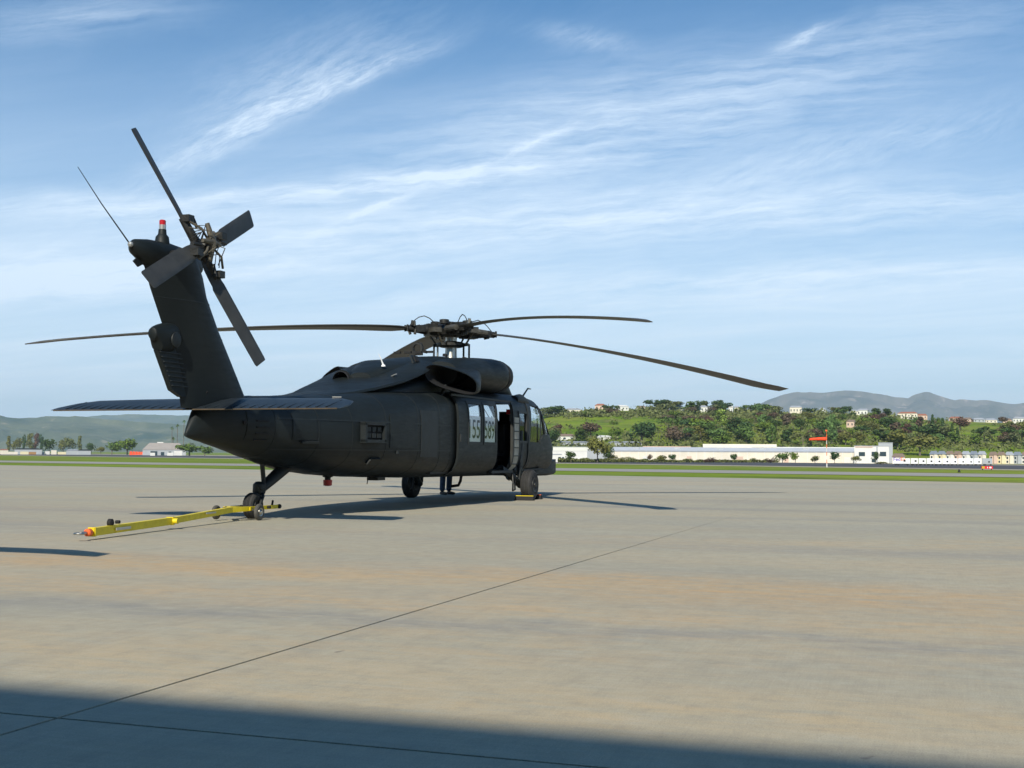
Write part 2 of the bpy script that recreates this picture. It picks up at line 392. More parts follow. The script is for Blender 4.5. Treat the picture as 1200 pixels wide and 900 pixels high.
# body sections: x, zbottom, ztop, halfwidth, exponent
BODY = [(-9.47, 1.17, 1.22, .02, 2.0), (-9.40, 1.15, 1.34, .05, 2.1), (-9.25, 1.12, 1.56, .10, 2.1), (-9.10, 1.10, 1.69, .15, 2.1), (-9.0, 1.08, 1.70, .18, 2.1), (-8.6, 1.015, 1.74, .30, 2.15), (-8.2, .945, 1.77, .42, 2.2), (-7.8, .875, 1.79, .52, 2.3), (-7.4, .81, 1.81, .62, 2.4), (-7.0, .75, 1.83, .72, 2.5),
        (-6.6, .69, 1.865, .82, 2.65), (-6.2, .65, 1.90, .915, 2.8), (-5.5, .605, 1.98, 1.045, 3.15), (-4.8, .57, 2.03, 1.13, 3.6), (-4.2, .55, 2.05, 1.17, 4.0), (-3.4, .53, 2.08, 1.18, 4.6), (-2.7, .52, 2.12, 1.18, 5),
        (-1, .51, 2.20, 1.18, 5), (.7, .50, 2.24, 1.17, 5), (1.6, .50, 2.26, 1.15, 4.8), (2.2, .50, 2.27, 1.12, 4.6), (2.7, .50, 2.25, 1.09, 4.4), (3.1, .50, 2.15, 1.06, 4.2), (3.4, .50, 1.96, 1.03, 4.0), (3.7, .50, 1.73, 1.0, 3.8),
        (4.0, .51, 1.52, .96, 3.5), (4.25, .54, 1.42, .90, 3.2), (4.5, .60, 1.32, .80, 2.9), (4.68, .68, 1.20, .62, 2.6), (4.78, .80, 1.05, .35, 2.2)]
def bsec(x): return lerp(BODY, x)
def halfw(x, z):
    zb, zt, w_, n = bsec(x); zc, h = (zb+zt)/2, (zt-zb)/2
    q = min(abs((z-zc)/h), .999); return w_*(1-q**n)**(1/n)
def ringpts(x, N=44, off=0):
    zb, zt, w_, n = bsec(x); zc, h = (zb+zt)/2, (zt-zb)/2; out = []
    for k in range(N):
        a = 2*pi*k/N+pi/N; c, s_ = cos(a), sin(a)
        out.append(V((x, (w_+off)*math.copysign(abs(c)**(2/n), c), zc+(h+off)*math.copysign(abs(s_)**(2/n), s_))))
    return out
xs = sorted(set([b[0] for b in BODY]+[-9.42+.36*i for i in range(39)]+[2.2+.2*i for i in range(10)]))
xs = [x for i, x in enumerate(xs) if i == 0 or x-xs[i-1] > .05 or x in [b[0] for b in BODY]]
b = MB(); b.rings([ringpts(x) for x in xs]); shell = b.build('fuselage', [PAINT, INT], HELI)
bm = bmesh.new(); bm.from_mesh(shell.data); bmesh.ops.recalc_face_normals(bm, faces=bm.faces); bm.to_mesh(shell.data); bm.free()
md = shell.modifiers.new('solid', 'SOLIDIFY'); md.thickness = .05; md.offset = -1; md.material_offset = 1; md.use_even_offset = False
cut = MB()
def cutprism(pts, ax, a, b_):
    """pts polygon in the two axes other than ax"""
    n = len(pts)
    def P(p, c): return (c, p[0], p[1]) if ax == 0 else ((p[0], c, p[1]) if ax == 1 else (p[0], p[1], c))
    m_ = MB(); m_.add([P(p, a) for p in pts]+[P(p, b_) for p in pts], [tuple(range(n)), tuple(range(2*n-1, n-1, -1))]+[(i, (i+1) % n, (i+1) % n+n, i+n) for i in range(n)])
    o = m_.build('cutter', INT, None, 0)
    q = bmesh.new(); q.from_mesh(o.data); bmesh.ops.recalc_face_normals(q, faces=q.faces); q.to_mesh(o.data); q.free(); return o
cutters = [cutprism([(-2.55, .64), (.55, .64), (.55, 1.98), (-2.55, 1.98)], 1, -1.6, -.75),       # right door opening
           cutprism([(-2.1, 1.22), (-1.5, 1.22), (-1.5, 1.9), (-2.1, 1.9)], 1, .8, 1.6), cutprism([(-1.35, 1.22), (-.75, 1.22), (-.75, 1.9), (-1.35, 1.9)], 1, .8, 1.6),
           cutprism([(.98, 1.24), (1.52, 1.24), (1.52, 1.82), (.98, 1.82)], 1, -1.6, -.75), cutprism([(.98, 1.24), (1.52, 1.24), (1.52, 1.82), (.98, 1.82)], 1, .75, 1.6)]
for sd in (-1, 1):
    cutters.append(cutprism([(1.82, 1.22), (2.62, 1.22), (3.12, 1.42), (2.86, 2.0), (1.95, 2.02)], 1, sd*.78, sd*1.6))   # cockpit door window
    cutters.append(cutprism([(3.24, 1.40), (3.66, 1.41), (3.44, 1.74), (3.12, 1.97), (2.98, 1.94)], 1, sd*.86, sd*1.4))    # windscreen side light
# windscreens cut from in front/above
def wsp(y0, y1): return [(y0, 1.58), (y1, 1.58), (y1, 2.10), (y0, 2.10)]
for y0, y1 in ((-.90, -.32), (-.26, .26), (.32, .90)): cutters.append(cutprism(wsp(y0, y1), 0, 3.1, 4.4))
bpy.context.view_layer.update()
for c in cutters:
    m_ = shell.modifiers.new('b', 'BOOLEAN'); m_.object = c; m_.operation = 'DIFFERENCE'; m_.solver = 'EXACT'
dg = bpy.context.evaluated_depsgraph_get()
me = bpy.data.meshes.new_from_object(shell.evaluated_get(dg)); shell.modifiers.clear(); shell.data = me
for c in cutters: bpy.data.objects.remove(c)
me.set_sharp_from_angle(angle=R(35))
# curved side panel following the hull
def side_panel(name, sd, x0, x1, z0, z1, holes, off, th, m, parent, nz=14, nx=6, **tags):
    X = sorted(set([x0+(x1-x0)*i/nx for i in range(nx+1)]+[h for q in holes for h in q[:2]]))
    Z = sorted(set([z0+(z1-z0)*i/nz for i in range(nz+1)]+[h for q in holes for h in q[2:]]))
    cells = set()
    for i in range(len(X)-1):
        for j in range(len(Z)-1):
            cx_, cz_ = (X[i]+X[i+1])/2, (Z[j]+Z[j+1])/2
            if not any(h[0] < cx_ < h[1] and h[2] < cz_ < h[3] for h in holes): cells.add((i, j))
    q = MB(); nZ = len(Z); vs = []
    for o_ in (off+th, off):
        for x in X:
            for z in Z: vs.append((x, sd*(halfw(x, z)+o_), z))
    n = len(X)*nZ; fs = []
    for (i, j) in cells:
        a, b_, c, d = i*nZ+j, (i+1)*nZ+j, (i+1)*nZ+j+1, i*nZ+j+1
        fs += [(a, b_, c, d), (d+n, c+n, b_+n, a+n)]
        for (di, dj, e) in ((-1, 0, (d, a)), (1, 0, (b_, c)), (0, -1, (a, b_)), (0, 1, (c, d))):
            if (i+di, j+dj) not in cells: fs.append((e[1], e[0], e[0]+n, e[1]+n))
    q.add(vs, fs); o = q.build(name, m, parent, 40)
    g_ = bmesh.new(); g_.from_mesh(o.data); bmesh.ops.recalc_face_normals(g_, faces=g_.faces); g_.to_mesh(o.data); g_.free()
    for k, v in tags.items(): o[k] = v
    return o
# glazing
for q in ((.96, 1.54, 1.22, 1.84),):
    for sd in (-1, 1): side_panel('gunner_window', sd, *q, [], -.03, .008, GLASSD, HELI, nz=6, nx=3); side_panel('window_frame', sd, .93, 1.57, 1.19, 1.87, [(.98, 1.52, 1.24, 1.82), ], .002, .012, PAINT2, HELI, nz=8, nx=3); 
for sd in (-1, 1):
    side_panel('cockpit_door', sd, 1.72, 2.66, .66, 1.20, [], .004, .012, PAINT, HELI, nz=6, nx=4)
    side_panel('cockpit_side_window', sd, 1.80, 3.14, 1.21, 2.04, [], -.03, .006, GLASS, HELI, nz=8, nx=5)
    side_panel('windscreen_side_light', sd, 2.96, 3.66, 1.39, 1.80, [], -.025, .006, GLASS, HELI, nz=6, nx=5)
    side_panel('window_post', sd, 2.62, 2.70, 1.20, 2.04, [], .004, .012, PAINT2, HELI, nz=6, nx=2)
    side_panel('door_post', sd, 1.60, 1.70, .64, 2.10, [], .006, .014, PAINT2, HELI, nz=12, nx=2)
for x_ in (-2.1, -1.35): side_panel('left_cabin_window', 1, x_-.03, x_+.63, 1.19, 1.93, [], -.03, .008, GLASSD, HELI, nz=6, nx=2)
# windscreens
def topz(x, y):
    zb, zt, w_, n = bsec(x); zc, h = (zb+zt)/2, (zt-zb)/2
    q = min(abs(y/w_), .999); return zc+h*(1-q**n)**(1/n)
for nm, y0, y1 in (('right', -.92, -.30), ('centre', -.28, .28), ('left', .30, .92)):
    q = MB(); NX_, NY = 7, 6; vs = [];
    for i in range(NX_):
        for j in range(NY):
            x = 3.02+(4.04-3.02)*i/(NX_-1); y = y0+(y1-y0)*j/(NY-1); vs.append((x, y, topz(x, y)-.02))
    q.add(vs, [(i*NY+j, (i+1)*NY+j, (i+1)*NY+j+1, i*NY+j+1) for i in range(NX_-1) for j in range(NY-1)])
    q.build('windscreen', GLASS, HELI, 60)
for y in (-.29, .29):
    q = MB(); q.tube([(x, y, topz(x, y)+.012) for x in (3.0, 3.2, 3.4, 3.6, 3.8, 4.0, 4.08)], .022, 6); q.build('windscreen_post', PAINT2, HELI)
for sd, y0 in ((-1, -.5), (1, .5)):
    q = MB(); q.tube([(4.08, y0, topz(4.08, y0)+.03), (3.6, y0-.1*sd, topz(3.6, y0-.1*sd)+.03)], .012, 5); q.tube([(3.85, y0-.05, topz(3.85, y0)+.045), (3.25, y0+.02, topz(3.25, y0)+.04)], .010, 5); q.build('windscreen_wiper', BLACK, HELI)
# interior: floor, bulkheads, seats, console
q = MB(); q.box((-.2, 0, .62), (6.6, 2.05, .04)); q.build('cabin_floor', INT, HELI, 0)
q = MB(); q.box((-2.75, 0, 1.3), (.05, 2.1, 1.35)); q.build('rear_bulkhead', INT, HELI, 0)
q = MB(); q.box((-.9, 0, 2.06), (3.4, 1.6, .06)); q.build('cabin_ceiling', QUILT, HELI, 0)
for sd in (-1, 1):
    s_ = MB(); s_.box((2.15, sd*.55, .95), (.48, .46, .1)); s_.box((1.88, sd*.55, 1.32), (.1, .46, .72), Matrix.Rotation(R(-8), 3, 'Y')); s_.box((1.82, sd*.55, 1.78), (.09, .24, .2)); s_.box((2.1, sd*.55, .78), (.3, .3, .28))
    s_.box((2.1, sd*.84, 1.35), (.62, .04, .62)); s_.box((2.0, sd*.28, 1.25), (.4, .04, .45)); s_.build('pilot_seat', BLACK, HELI, 0)
    s_ = MB(); s_.box((.95, sd*.55, .95), (.4, .42, .06)); s_.box((1.17, sd*.55, 1.28), (.06, .42, .6)); s_.box((.95, sd*.55, .78), (.05, .3, .3)); s_.build('gunner_seat', BLACK, HELI, 0)
for i in range(3):
    s_ = MB(); s_.box((-1.9, .6-.6*i, .98), (.45, .45, .06)); s_.box((-2.15, .6-.6*i, 1.34), (.06, .45, .66)); s_.tube([(-1.7, .6-.6*i-.2, .64), (-1.7, .6-.6*i-.2, .96)], .015, 6); s_.tube([(-1.7, .6-.6*i+.2, .64), (-1.7, .6-.6*i+.2, .96)], .015, 6); s_.build('troop_seat', BLACK, HELI, 0)
s_ = MB(); s_.box((3.5, 0, 1.33), (.62, 1.78, .50)); s_.box((2.7, 0, .95), (.6, .3, .3)); s_.build('instrument_console', BLACK, HELI, 0)
for sd in (-1, 1):
    q = MB(); q.box((2.35, sd*.96, 1.42), (1.25, .03, .44)); q.build('view_blocker', BLACK, HELI, 0)  # dark sheets added inside to block the view through the cockpit side windows
# front jamb of the cabin doorway with a quilted lining and ribs
side_panel('door_jamb', -1, .58, .92, .62, 1.72, [], .002, .012, QUILT, HELI, nz=14, nx=3)
side_panel('door_front_frame', -1, .54, .60, .60, 2.04, [], .0, .02, PAINT2, HELI, nz=14, nx=2)
q = MB()
for z in (.75, .92, 1.09, 1.26, 1.43, 1.6): q.box((.75, -halfw(.75, z)-.016, z), (.33, .02, .018))
q.build('jamb_rib', PAINT2, HELI, 0, kind='stuff')
q = MB(); q.box((.78, -1.02, 1.84), (.16, .1, .1)); q.build('rescue_beacon', RED, HELI)
# door sill and door track
q = MB(); q.box((-.05, -halfw(-.5, .66)-.045, .60), (1.3, .10, .05)); q.build('door_sill', STEEL and PAINT2, HELI)
q = MB(); q.box((-1.05, -halfw(-1.5, 2.02)-.015, 2.035), (3.4, .04, .04)); q.build('door_track', PAINT2, HELI)
# sliding cabin door with two windows
DX0, DX1 = -2.72, -.62
HOL = [(-2.20, -1.56, 1.18, 1.90), (-1.38, -.74, 1.18, 1.90)]
door = side_panel('sliding_door', -1, DX0, DX1, .57, 2.0, HOL, .035, .04, PAINT, HELI, nz=18, nx=8)
for (h, txt) in zip(HOL, ('155', '589')):
    side_panel('window_pane', -1, h[0]-.03, h[1]+.03, h[2]-.03, h[3]+.03, [], .0705, .004, GLASS, door, nz=8, nx=2)
    fr = side_panel('window_frame', -1, h[0]-.045, h[1]+.045, h[2]-.045, h[3]+.045, [(h[0]+.005, h[1]-.005, h[2]+.005, h[3]-.005)], .0755, .009, PAINT2, door, nz=8, nx=3)
    side_panel('number_placard', -1, h[0]+.005, h[1]-.005, h[2]+.0, h[2]+.49, [], .058, .005, WPAPER, door, nz=8, nx=2)
    cu = bpy.data.curves.new('t', 'FONT'); cu.body = txt; cu.size = .5; cu.offset = .003; cu.resolution_u = 5; cu.align_x = 'CENTER'; to = bpy.data.objects.new('t', cu); COL.objects.link(to)
    bpy.context.view_layer.update(); tm = bpy.data.meshes.new_from_object(to.evaluated_get(bpy.context.evaluated_depsgraph_get())); bpy.data.objects.remove(to)
    vx = [v.co.x for v in tm.vertices]; vy = [v.co.y for v in tm.vertices]; sx = .56/(max(vx)-min(vx)); sz = .35/(max(vy)-min(vy)); mx = (max(vx)+min(vx))/2; my = min(vy)
    g_ = bmesh.new(); g_.from_mesh(tm)
    for _ in range(5):
        bmesh.ops.triangulate(g_, faces=g_.faces); bmesh.ops.subdivide_edges(g_, edges=[e for e in g_.edges if e.calc_length() > .05], cuts=1)
    for v in g_.verts:
        x = (h[0]+h[1])/2+(v.co.x-mx)*sx; z = h[2]+.07+(v.co.y-my)*sz; v.co = V((x, -(halfw(x, z)+.0675), z))
    g_.to_mesh(tm); g_.free(); tm.materials.clear(); tm.materials.append(INKM)
    o = bpy.data.objects.new('number_lettering', tm); link(o, door)
q = MB(); q.box((-2.66, -halfw(-2.66, 1.25)-.09, 1.25), (.05, .03, .14)); q.build('door_handle', PAINT2, door)
# seams: thin raised doubler bands round the hull
def seam(x, w_=.03, off=.0035):
    q = MB(); q.rings([ringpts(x, 44, -.01), ringpts(x+.001, 44, off), ringpts(x+w_, 44, off), ringpts(x+w_+.001, 44, -.01)], False); return q
for x in (-7.95, -7.05, -6.3, -5.42, -4.35, -3.45, -2.95, 1.66): seam(x).build('hull_seam', PAINT, HELI)
for z in (1.0, 1.45):
    for sd in (-1, 1): side_panel('hull_stringer', sd, -7.9, -2.95, z, z+.02, [], .004, .004, PAINT2, HELI, nz=1, nx=16)
# flare dispenser frame, scoop, steps, handles on the right flank
def on_side(x, z, off=0, sd=-1): return V((x, sd*(halfw(x, z)+off), z))
def side_rot(x, z, sd=-1):
    p = on_side(x, z, 0, sd); px = on_side(x+.05, z, 0, sd)-on_side(x-.05, z, 0, sd); pz = on_side(x, z+.05, 0, sd)-on_side(x, z-.05, 0, sd)
    X = px.normalized(); Zv = (pz-X*pz.dot(X)).normalized(); Y = Zv.cross(X); return Matrix((X, Y, Zv)).transposed()
m3 = side_rot(-5.83, 1.29); p = on_side(-5.83, 1.29, .03)
q = MB()
for dx, dz_, sx, sz in ((-.26, 0, .05, .30), (.26, 0, .05, .30), (0, .14, .57, .05), (0, -.14, .57, .05)): q.box(p+m3@V((dx, 0, dz_)), (sx, .14, sz), m3)
dsp = q.build('flare_dispenser', PAINT2, HELI, 0)
q = MB(); q.box(p+m3@V((0, .03, 0)), (.46, .05, .23), m3); q.build('dispenser_block', BLACK, dsp, 0)
q = MB()
for i in (-1, 0, 1):
    for k in (-.5, .5): q.box(p+m3@V((i*.14, -.005, k*.1)), (.10, .05, .07), m3)
q.build('flare_tube', PAINT2, dsp, 0)
q = MB(); m3 = side_rot(-5.62, .84); q.box(on_side(-5.62, .84, .02), (.34, .06, .10), m3, .7); q.build('air_scoop', PAINT, HELI)
q = MB(); m3 = side_rot(-7.25, 1.12); q.box(on_side(-7.25, 1.12, .025), (.36, .06, .03), m3); q.build('grab_step', PAINT2, HELI)
for i in range(4):
    m3 = side_rot(-8.20, 1.14+.09*i); q = MB(); q.box(on_side(-8.20, 1.14+.09*i, .008), (.24, .02, .022), m3); q.build('louvre', BLACK, HELI, 0)
q = MB(); m3 = side_rot(-8.52, 1.38); q.lathe(on_side(-8.52, 1.38, -.01), m3@V((0, -1, 0)), [(0, .035), (.03, .035), (.032, .01)], 12); q.build('filler_cap', BLACK, HELI)
q = MB(); q.box(on_side(-5.05, .98, .012), (.06, .03, .05)); q.build('jack_pad', PAINT2, HELI)
# panel lines for access doors on the flank
for (x0, x1, z0, z1) in ((-8.48, -8.05, 1.14, 1.55), (-7.6, -7.1, 1.15, 1.55), (-4.25, -3.55, .9, 1.7), (-5.3, -4.5, 1.05, 1.6)):
    side_panel('access_panel', -1, x0, x1, z0, z1, [], .003, .006, PAINT2 if x0 > -5 else PAINT, HELI, nz=6, nx=5)
# ---- upper deck: central cowl, spine fairing
def sring(x, hw, z0, z1, n=2.6, N=28, yc=0, flat=0):
    zc, h = (z0+z1)/2, (z1-z0)/2; out = []
    for k in range(N):
        a = 2*pi*k/N+pi/N; c, s_ = cos(a), sin(a); e = n if s_ > 0 else max(n, 5)
        out.append(V((x, yc+hw*math.copysign(abs(c)**(2/e), c), zc+h*math.copysign(abs(s_)**(2/e), s_))))
    return out
def sloft(name, tab, m, parent, N=28, yc=0, sub=3):
    rs = []
    for a, b_ in zip(tab, tab[1:]):
        for i in range(sub):
            t = i/sub; t2 = t; r = [p+(q-p)*t2 for p, q in zip(a, b_)]; rs.append(sring(r[0], r[1], r[2], r[3], r[4], N, yc))
    r = tab[-1]; rs.append(sring(r[0], r[1], r[2], r[3], r[4], N, yc))
    q = MB(); q.rings(rs); o = q.build(name, m, parent, 40)
    return o
sloft('spine_fairing', [(-8.9, .10, 1.45, 1.72, 2), (-8.0, .16, 1.5, 1.76, 2), (-6.8, .30, 1.6, 1.84, 2.2), (-5.9, .46, 1.65, 1.93, 2.4), (-5.2, .60, 1.75, 2.02, 2.6), (-4.5, .72, 1.85, 2.10, 3), (-3.7, .82, 1.9, 2.26, 3.4), (-2.6, .86, 1.95, 2.40, 4), (-2.2, .86, 1.95, 2.40, 4)], PAINT, HELI)
# overhanging shelf of the aft cowl
def shelf():
    rs = []
    for x, hw, z, cr in ((-6.9, .22, 1.76, .02), (-6.3, .40, 1.83, .03), (-5.6, .58, 1.92, .04), (-5.1, .72, 2.01, .05), (-4.6, .82, 2.11, .06), (-4.2, .88, 2.20, .09), (-3.8, .92, 2.31, .13), (-3.4, .93, 2.42, .16), (-2.9, .80, 2.53, .16), (-2.3, .70, 2.6, .16)):
        rs.append([V((x, -hw, z)), V((x, -hw+.03, z+.035)), V((x, -hw*.6, z+cr*.8)), V((x, 0, z+cr)), V((x, hw*.6, z+cr*.8)), V((x, hw-.03, z+.035)), V((x, hw, z)), V((x, hw-.04, z-.03)), V((x, 0, z-.05)), V((x, -hw+.04, z-.03))])
    q = MB(); q.rings(rs); return q.build('aft_cowl_shelf', PAINT, HELI, 40)
shelf()
sloft('gearbox_cowl', [(-4.25, .22, 2.08, 2.36, 2.4), (-4.0, .36, 2.1, 2.46, 2.6), (-3.4, .55, 2.2, 2.62, 3), (-2.4, .60, 2.2, 2.76, 3.4), (-1.4, .62, 2.2, 2.86, 4), (0, .62, 2.2, 2.90, 4), (1.2, .60, 2.2, 2.90, 4), (1.55, .58, 2.2, 2.88, 3.8), (1.85, .56, 2.2, 2.78, 3.6), (2.15, .54, 2.2, 2.52, 3.4), (2.4, .52, 2.2, 2.30, 3)], PAINT, HELI)
for sd in (-1, 1):
    yc = sd*.80
    nac = MB(); rs = []
    for x, hw, z0, z1 in ((-2.55, .34, 2.22, 2.66), (-2.2, .38, 2.2, 2.74), (-1.6, .42, 2.19, 2.80), (-.8, .43, 2.19, 2.86), (0, .43, 2.20, 2.90), (.18, .42, 2.21, 2.90), (.21, .405, 2.23, 2.885), (.26, .405, 2.23, 2.885), (.29, .42, 2.22, 2.90), (.48, .40, 2.24, 2.87), (.62, .34, 2.30, 2.80), (.68, .24, 2.40, 2.70), (.70, .10, 2.50, 2.6)):
        rs.append([V((x, yc+hw*cos(2*pi*k/28), (z0+z1)/2+(z1-z0)/2*math.copysign(abs(sin(2*pi*k/28))**.85, sin(2*pi*k/28)))) for k in range(28)])
    nac.rings(rs); n_o = nac.build('engine_nacelle', PAINT, HELI, 40)
    q = MB(); q.rings([[V((x, yc+hw*cos(2*pi*k/28), 2.55+hz*sin(2*pi*k/28))) for k in range(28)] for x, hw, hz in ((.205, .40, .32), (.21, .432, .352), (.26, .432, .352), (.265, .40, .32))]); q.build('intake_ring', BLACK, n_o)
    # infrared suppressor exhaust, open scoop facing aft and outward
    def ex(t, k, N=28, gr=0):
        # t: 0 = throat, 1 = mouth
        a = 2*pi*k/N
        e = 2/2.8; cc, ss = math.copysign(abs(cos(a))**e, cos(a)), math.copysign(abs(sin(a))**e, sin(a))
        # mouth corners
        ym = 1.22+(.37+gr)*cc; zm = 2.29+(.185+gr)*ss-.13*cc; xm = -3.02+.30*cc
        yt = .92+(.24+gr)*cc; zt_ = 2.46+(.16+gr)*ss; xt = -1.25
        f = t; return V((xt+(xm-xt)*f, sd*(yt+(ym-yt)*sm(f)), zt_+(zm-zt_)*sm(f)))
    q = MB(); q.rings([[ex(t, k, gr=.02) for k in range(28)] for t in (0, .2, .4, .6, .8, .95, 1)]+[[ex(1.01, k, gr=.01) for k in range(28)]]+[[ex(t, k, gr=.0) for k in range(28)] for t in (1, .8, .5)]); 
    exo = q.build('exhaust_suppressor', [PAINT, BLACK], HELI, 40)
    mi = [1 if f.index >= 28*7 else 0 for f in exo.data.polygons]; exo.data.polygons.foreach_set('material_index', mi)
    for p0, p1, r_ in (((-2.75, sd*1.0, 2.2), (-2.95, sd*.98, 1.98), .03), ((-2.1, sd*1.1, 2.2), (-2.1, sd*1.08, 2.0), .025)):
        q = MB(); q.tube([p0, p1], r_, 8); q.build('exhaust_strut', PAINT2, exo)
# auxiliary power unit exhaust with hood, left of the spine
q = MB(); ax = V((-1, .06, .0)).normalized(); q.lathe((-3.6, .30, 2.22), ax, [(0, .17), (.7, .17), (.72, .155), (.5, .15), (.1, .14)], 20); q.build('auxiliary_exhaust', [BLACK], HELI)
q = MB(); q.lathe((-3.6, .30, 2.22), ax, [(0, .19), (.66, .19), (.66, .175), (.0, .175)], 20); q.build('exhaust_shroud', PAINT, HELI)
# details on the cowl
q = MB(); q.box((-3.05, -.52, 2.66), (.34, .03, .16), Matrix.Rotation(R(-25), 3, 'X')); q.build('intake_grille', SILV and PAINT2, HELI, 0)
q = MB(); q.box((-3.05, -.54, 2.665), (.16, .03, .10), Matrix.Rotation(R(-25), 3, 'X')); q.build('grille_mesh', BLACK, HELI, 0)
q = MB(); q.tube([(-3.93, -.30, 2.50), (-3.99, -.27, 2.63), (-4.03, -.25, 2.70)], [.016, .009, .004], 8); q.lathe((-3.93, -.3, 2.48), (0, 0, 1), [(0, .04), (.025, .035), (.035, .015)], 12); q.build('blade_antenna', WPAPER, HELI)
q = MB(); q.lathe((-1.75, 0, 2.99), (1, 0, 0), [(-.03, .12), (.03, .12), (.03, .075), (-.03, .075), (-.03, .12)], 24, False); q.box((-1.75, 0, 2.89), (.05, .22, .08)); q.build('lifting_ring', HUBM, HELI)
for i in range(4): q = MB(); q.box((-1.95, -.33+.22*i, 2.895), (.05, .14, .04)); q.build('cooling_slot', BLACK, HELI, 0)
for (x, y, s_) in ((-1.2, -.35, .05), (-.3, -.42, .06), (.25, -.4, .045), (.9, -.3, .04), (-2.1, -.3, .05)):
    q = MB(); q.lathe((x, y, 2.86), (0, -.2, 1), [(0, s_), (.05, s_), (.06, s_*.4)], 10); q.build('cowl_latch', BLACK, HELI)
# cockpit roof fittings
q = MB(); q.tube([(1.15, -.98, 2.10), (1.5, -.98, 2.12), (2.0, -.96, 2.08)], [.10, .13, .09], 14); q.build('ice_detector_fairing', QUILT and PAINT2, HELI)
q = MB(); q.tube([(2.05, -.85, 2.18), (2.5, -.85, 2.42), (2.72, -.85, 2.42)], [.022, .018, .010], 8); q.build('pitot_tube', HUBM, HELI)
q = MB(); q.tube([(2.35, .62, 2.26), (2.62, .62, 2.53), (2.85, .62, 2.53)], [.022, .018, .010], 8); q.build('pitot_tube', HUBM, HELI)
q = MB(); q.add([(2.3, -.015, 2.2), (2.8, -.015, 2.18), (2.45, -.015, 2.62), (2.38, -.015, 2.62), (2.3, .015, 2.2), (2.8, .015, 2.18), (2.45, .015, 2.62), (2.38, .015, 2.62)], [(0, 1, 2, 3), (7, 6, 5, 4), (0, 4, 5, 1), (1, 5, 6, 2), (2, 6, 7, 3), (3, 7, 4, 0)]); q.build('wire_cutter', PAINT2, HELI, 0)
# nose equipment below the chin
q = MB(); q.rings([[V((x, y_*k, z0)) for y_ in (1,)] and [V((x, -hw, z1)), V((x, -hw, z0+.05)), V((x, -hw+.06, z0)), V((x, hw-.06, z0)), V((x, hw, z0+.05)), V((x, hw, z1))] for x, hw, z0, z1, k in ((3.3, .80, .46, .62, 1), (4.1, .86, .46, .74, 1), (4.7, .84, .48, .84, 1), (5.0, .74, .54, .84, 1), (5.12, .5, .62, .8, 1))]); q.build('nose_lower_fairing', PAINT, HELI, 30)
# belly: beacon, cargo hook, antennas, steps
q = MB(); q.lathe((-5.39, 0, .62), (0, 0, -1), [(0, .085), (.05, .085), (.06, .05), (.10, .05)], 14); bc = q.build('belly_beacon', PAINT2, HELI)
q = MB(); q.lathe((-5.39, 0, .52), (0, 0, -1), [(0, .075), (.09, .07), (.10, .03)], 14); q.build('beacon_lens', RED, bc)
q = MB(); q.tube([(-.9, -.6, .53), (-.95, -.6, .42), (-.95, -.56, .34), (-.95, -.42, .32)], .03, 8); q.build('belly_hook', BLACK, HELI)
q = MB(); q.box((-4.6, -.5, .53), (.3, .2, .05)); q.tube([(-4.9, -.5, .58), (-4.95, -.5, .45)], .008, 5); q.build('belly_vent', PAINT2, HELI)
q = MB(); q.tube([(.45, -1.02, .58), (.25, -1.16, .45), (.2, -1.22, .43)], .018, 6); q.build('boarding_step', TAN, HELI)
# ---- fin
FIN = [(1.60, -9.55, -7.95, .17), (1.78, -9.72, -8.08, .165), (2.26, -9.55, -8.50, .15), (2.50, -9.95, -8.70, .14), (3.05, -10.30, -9.12, .13), (3.30, -10.45, -9.30, .13), (3.48, -10.55, -9.42, .13)]
def foil(z, te, le, th, lean=0, N=12, sd=0):
    c = le-te; top = []; bot = []
    for i in range(N+1):
        t = (1-cos(pi*i/N))/2; yt = th*2*(1.4845*sqrt(t)-.63*t-1.758*t*t+1.4215*t**3-.5075*t**4)*1.0
        top.append(V((le-c*t, yt, z))); bot.append(V((le-c*t, -yt, z)))
    return top+bot[-2:0:-1]
q = MB(); FT = [(1.55, -9.58, -8.00, .24), (1.78, -9.64, -8.18, .23), (2.2, -9.80, -8.52, .22), (2.62, -10.04, -8.86, .21), (3.05, -10.31, -9.17, .21), (3.30, -10.44, -9.30, .24), (3.50, -10.56, -9.44, .24)]
q.rings([foil(*f) for f in FT]); q.build('tail_fin', PAINT, HELI, 40)
# lower rear plate with ribs
q = MB(); P = [(-9.62, 1.69), (-9.84, 1.77), (-10.17, 2.27), (-9.55, 2.33), (-9.2, 1.7)]
q.add([(x, -.035, z) for x, z in P]+[(x, .035, z) for x, z in P], [tuple(range(5)), tuple(range(9, 4, -1))]+[(i, (i+5), (i+1) % 5+5, (i+1) % 5) for i in range(5)]); fp = q.build('fin_trailing_panel', PAINT, HELI, 0)
for i in range(8):
    z = 1.83+.06*i; xt = -9.84-(z-1.77)*.66+.02; q = MB(); q.box(((xt-9.35)/2, -.045, z), (-9.35-xt, .025, .014)); q.build('fin_rib', PAINT2, fp, 0)
q = MB(); q.lathe((-10.27, -.01, 2.47), (.97, 0, .1), [(0, .045), (.01, .065), (.05, .08), (.12, .095), (.25, .11), (.4, .11), (.6, .05)], 18); q.v = [V((v.x, v.y, 2.47+(v.z-2.47)*1.2-(.12 if v.z < 2.47 and v.x > -10.2 else 0))) for v in q.v]; q.build('fin_gearbox_bulge', PAINT, HELI)
q = MB(); q.lathe((-9.90, -.09, 2.42), (0, -1, 0), [(0, .11), (.04, .10), (.055, .05)], 18); q.build('fin_access_cover', PAINT2, HELI)
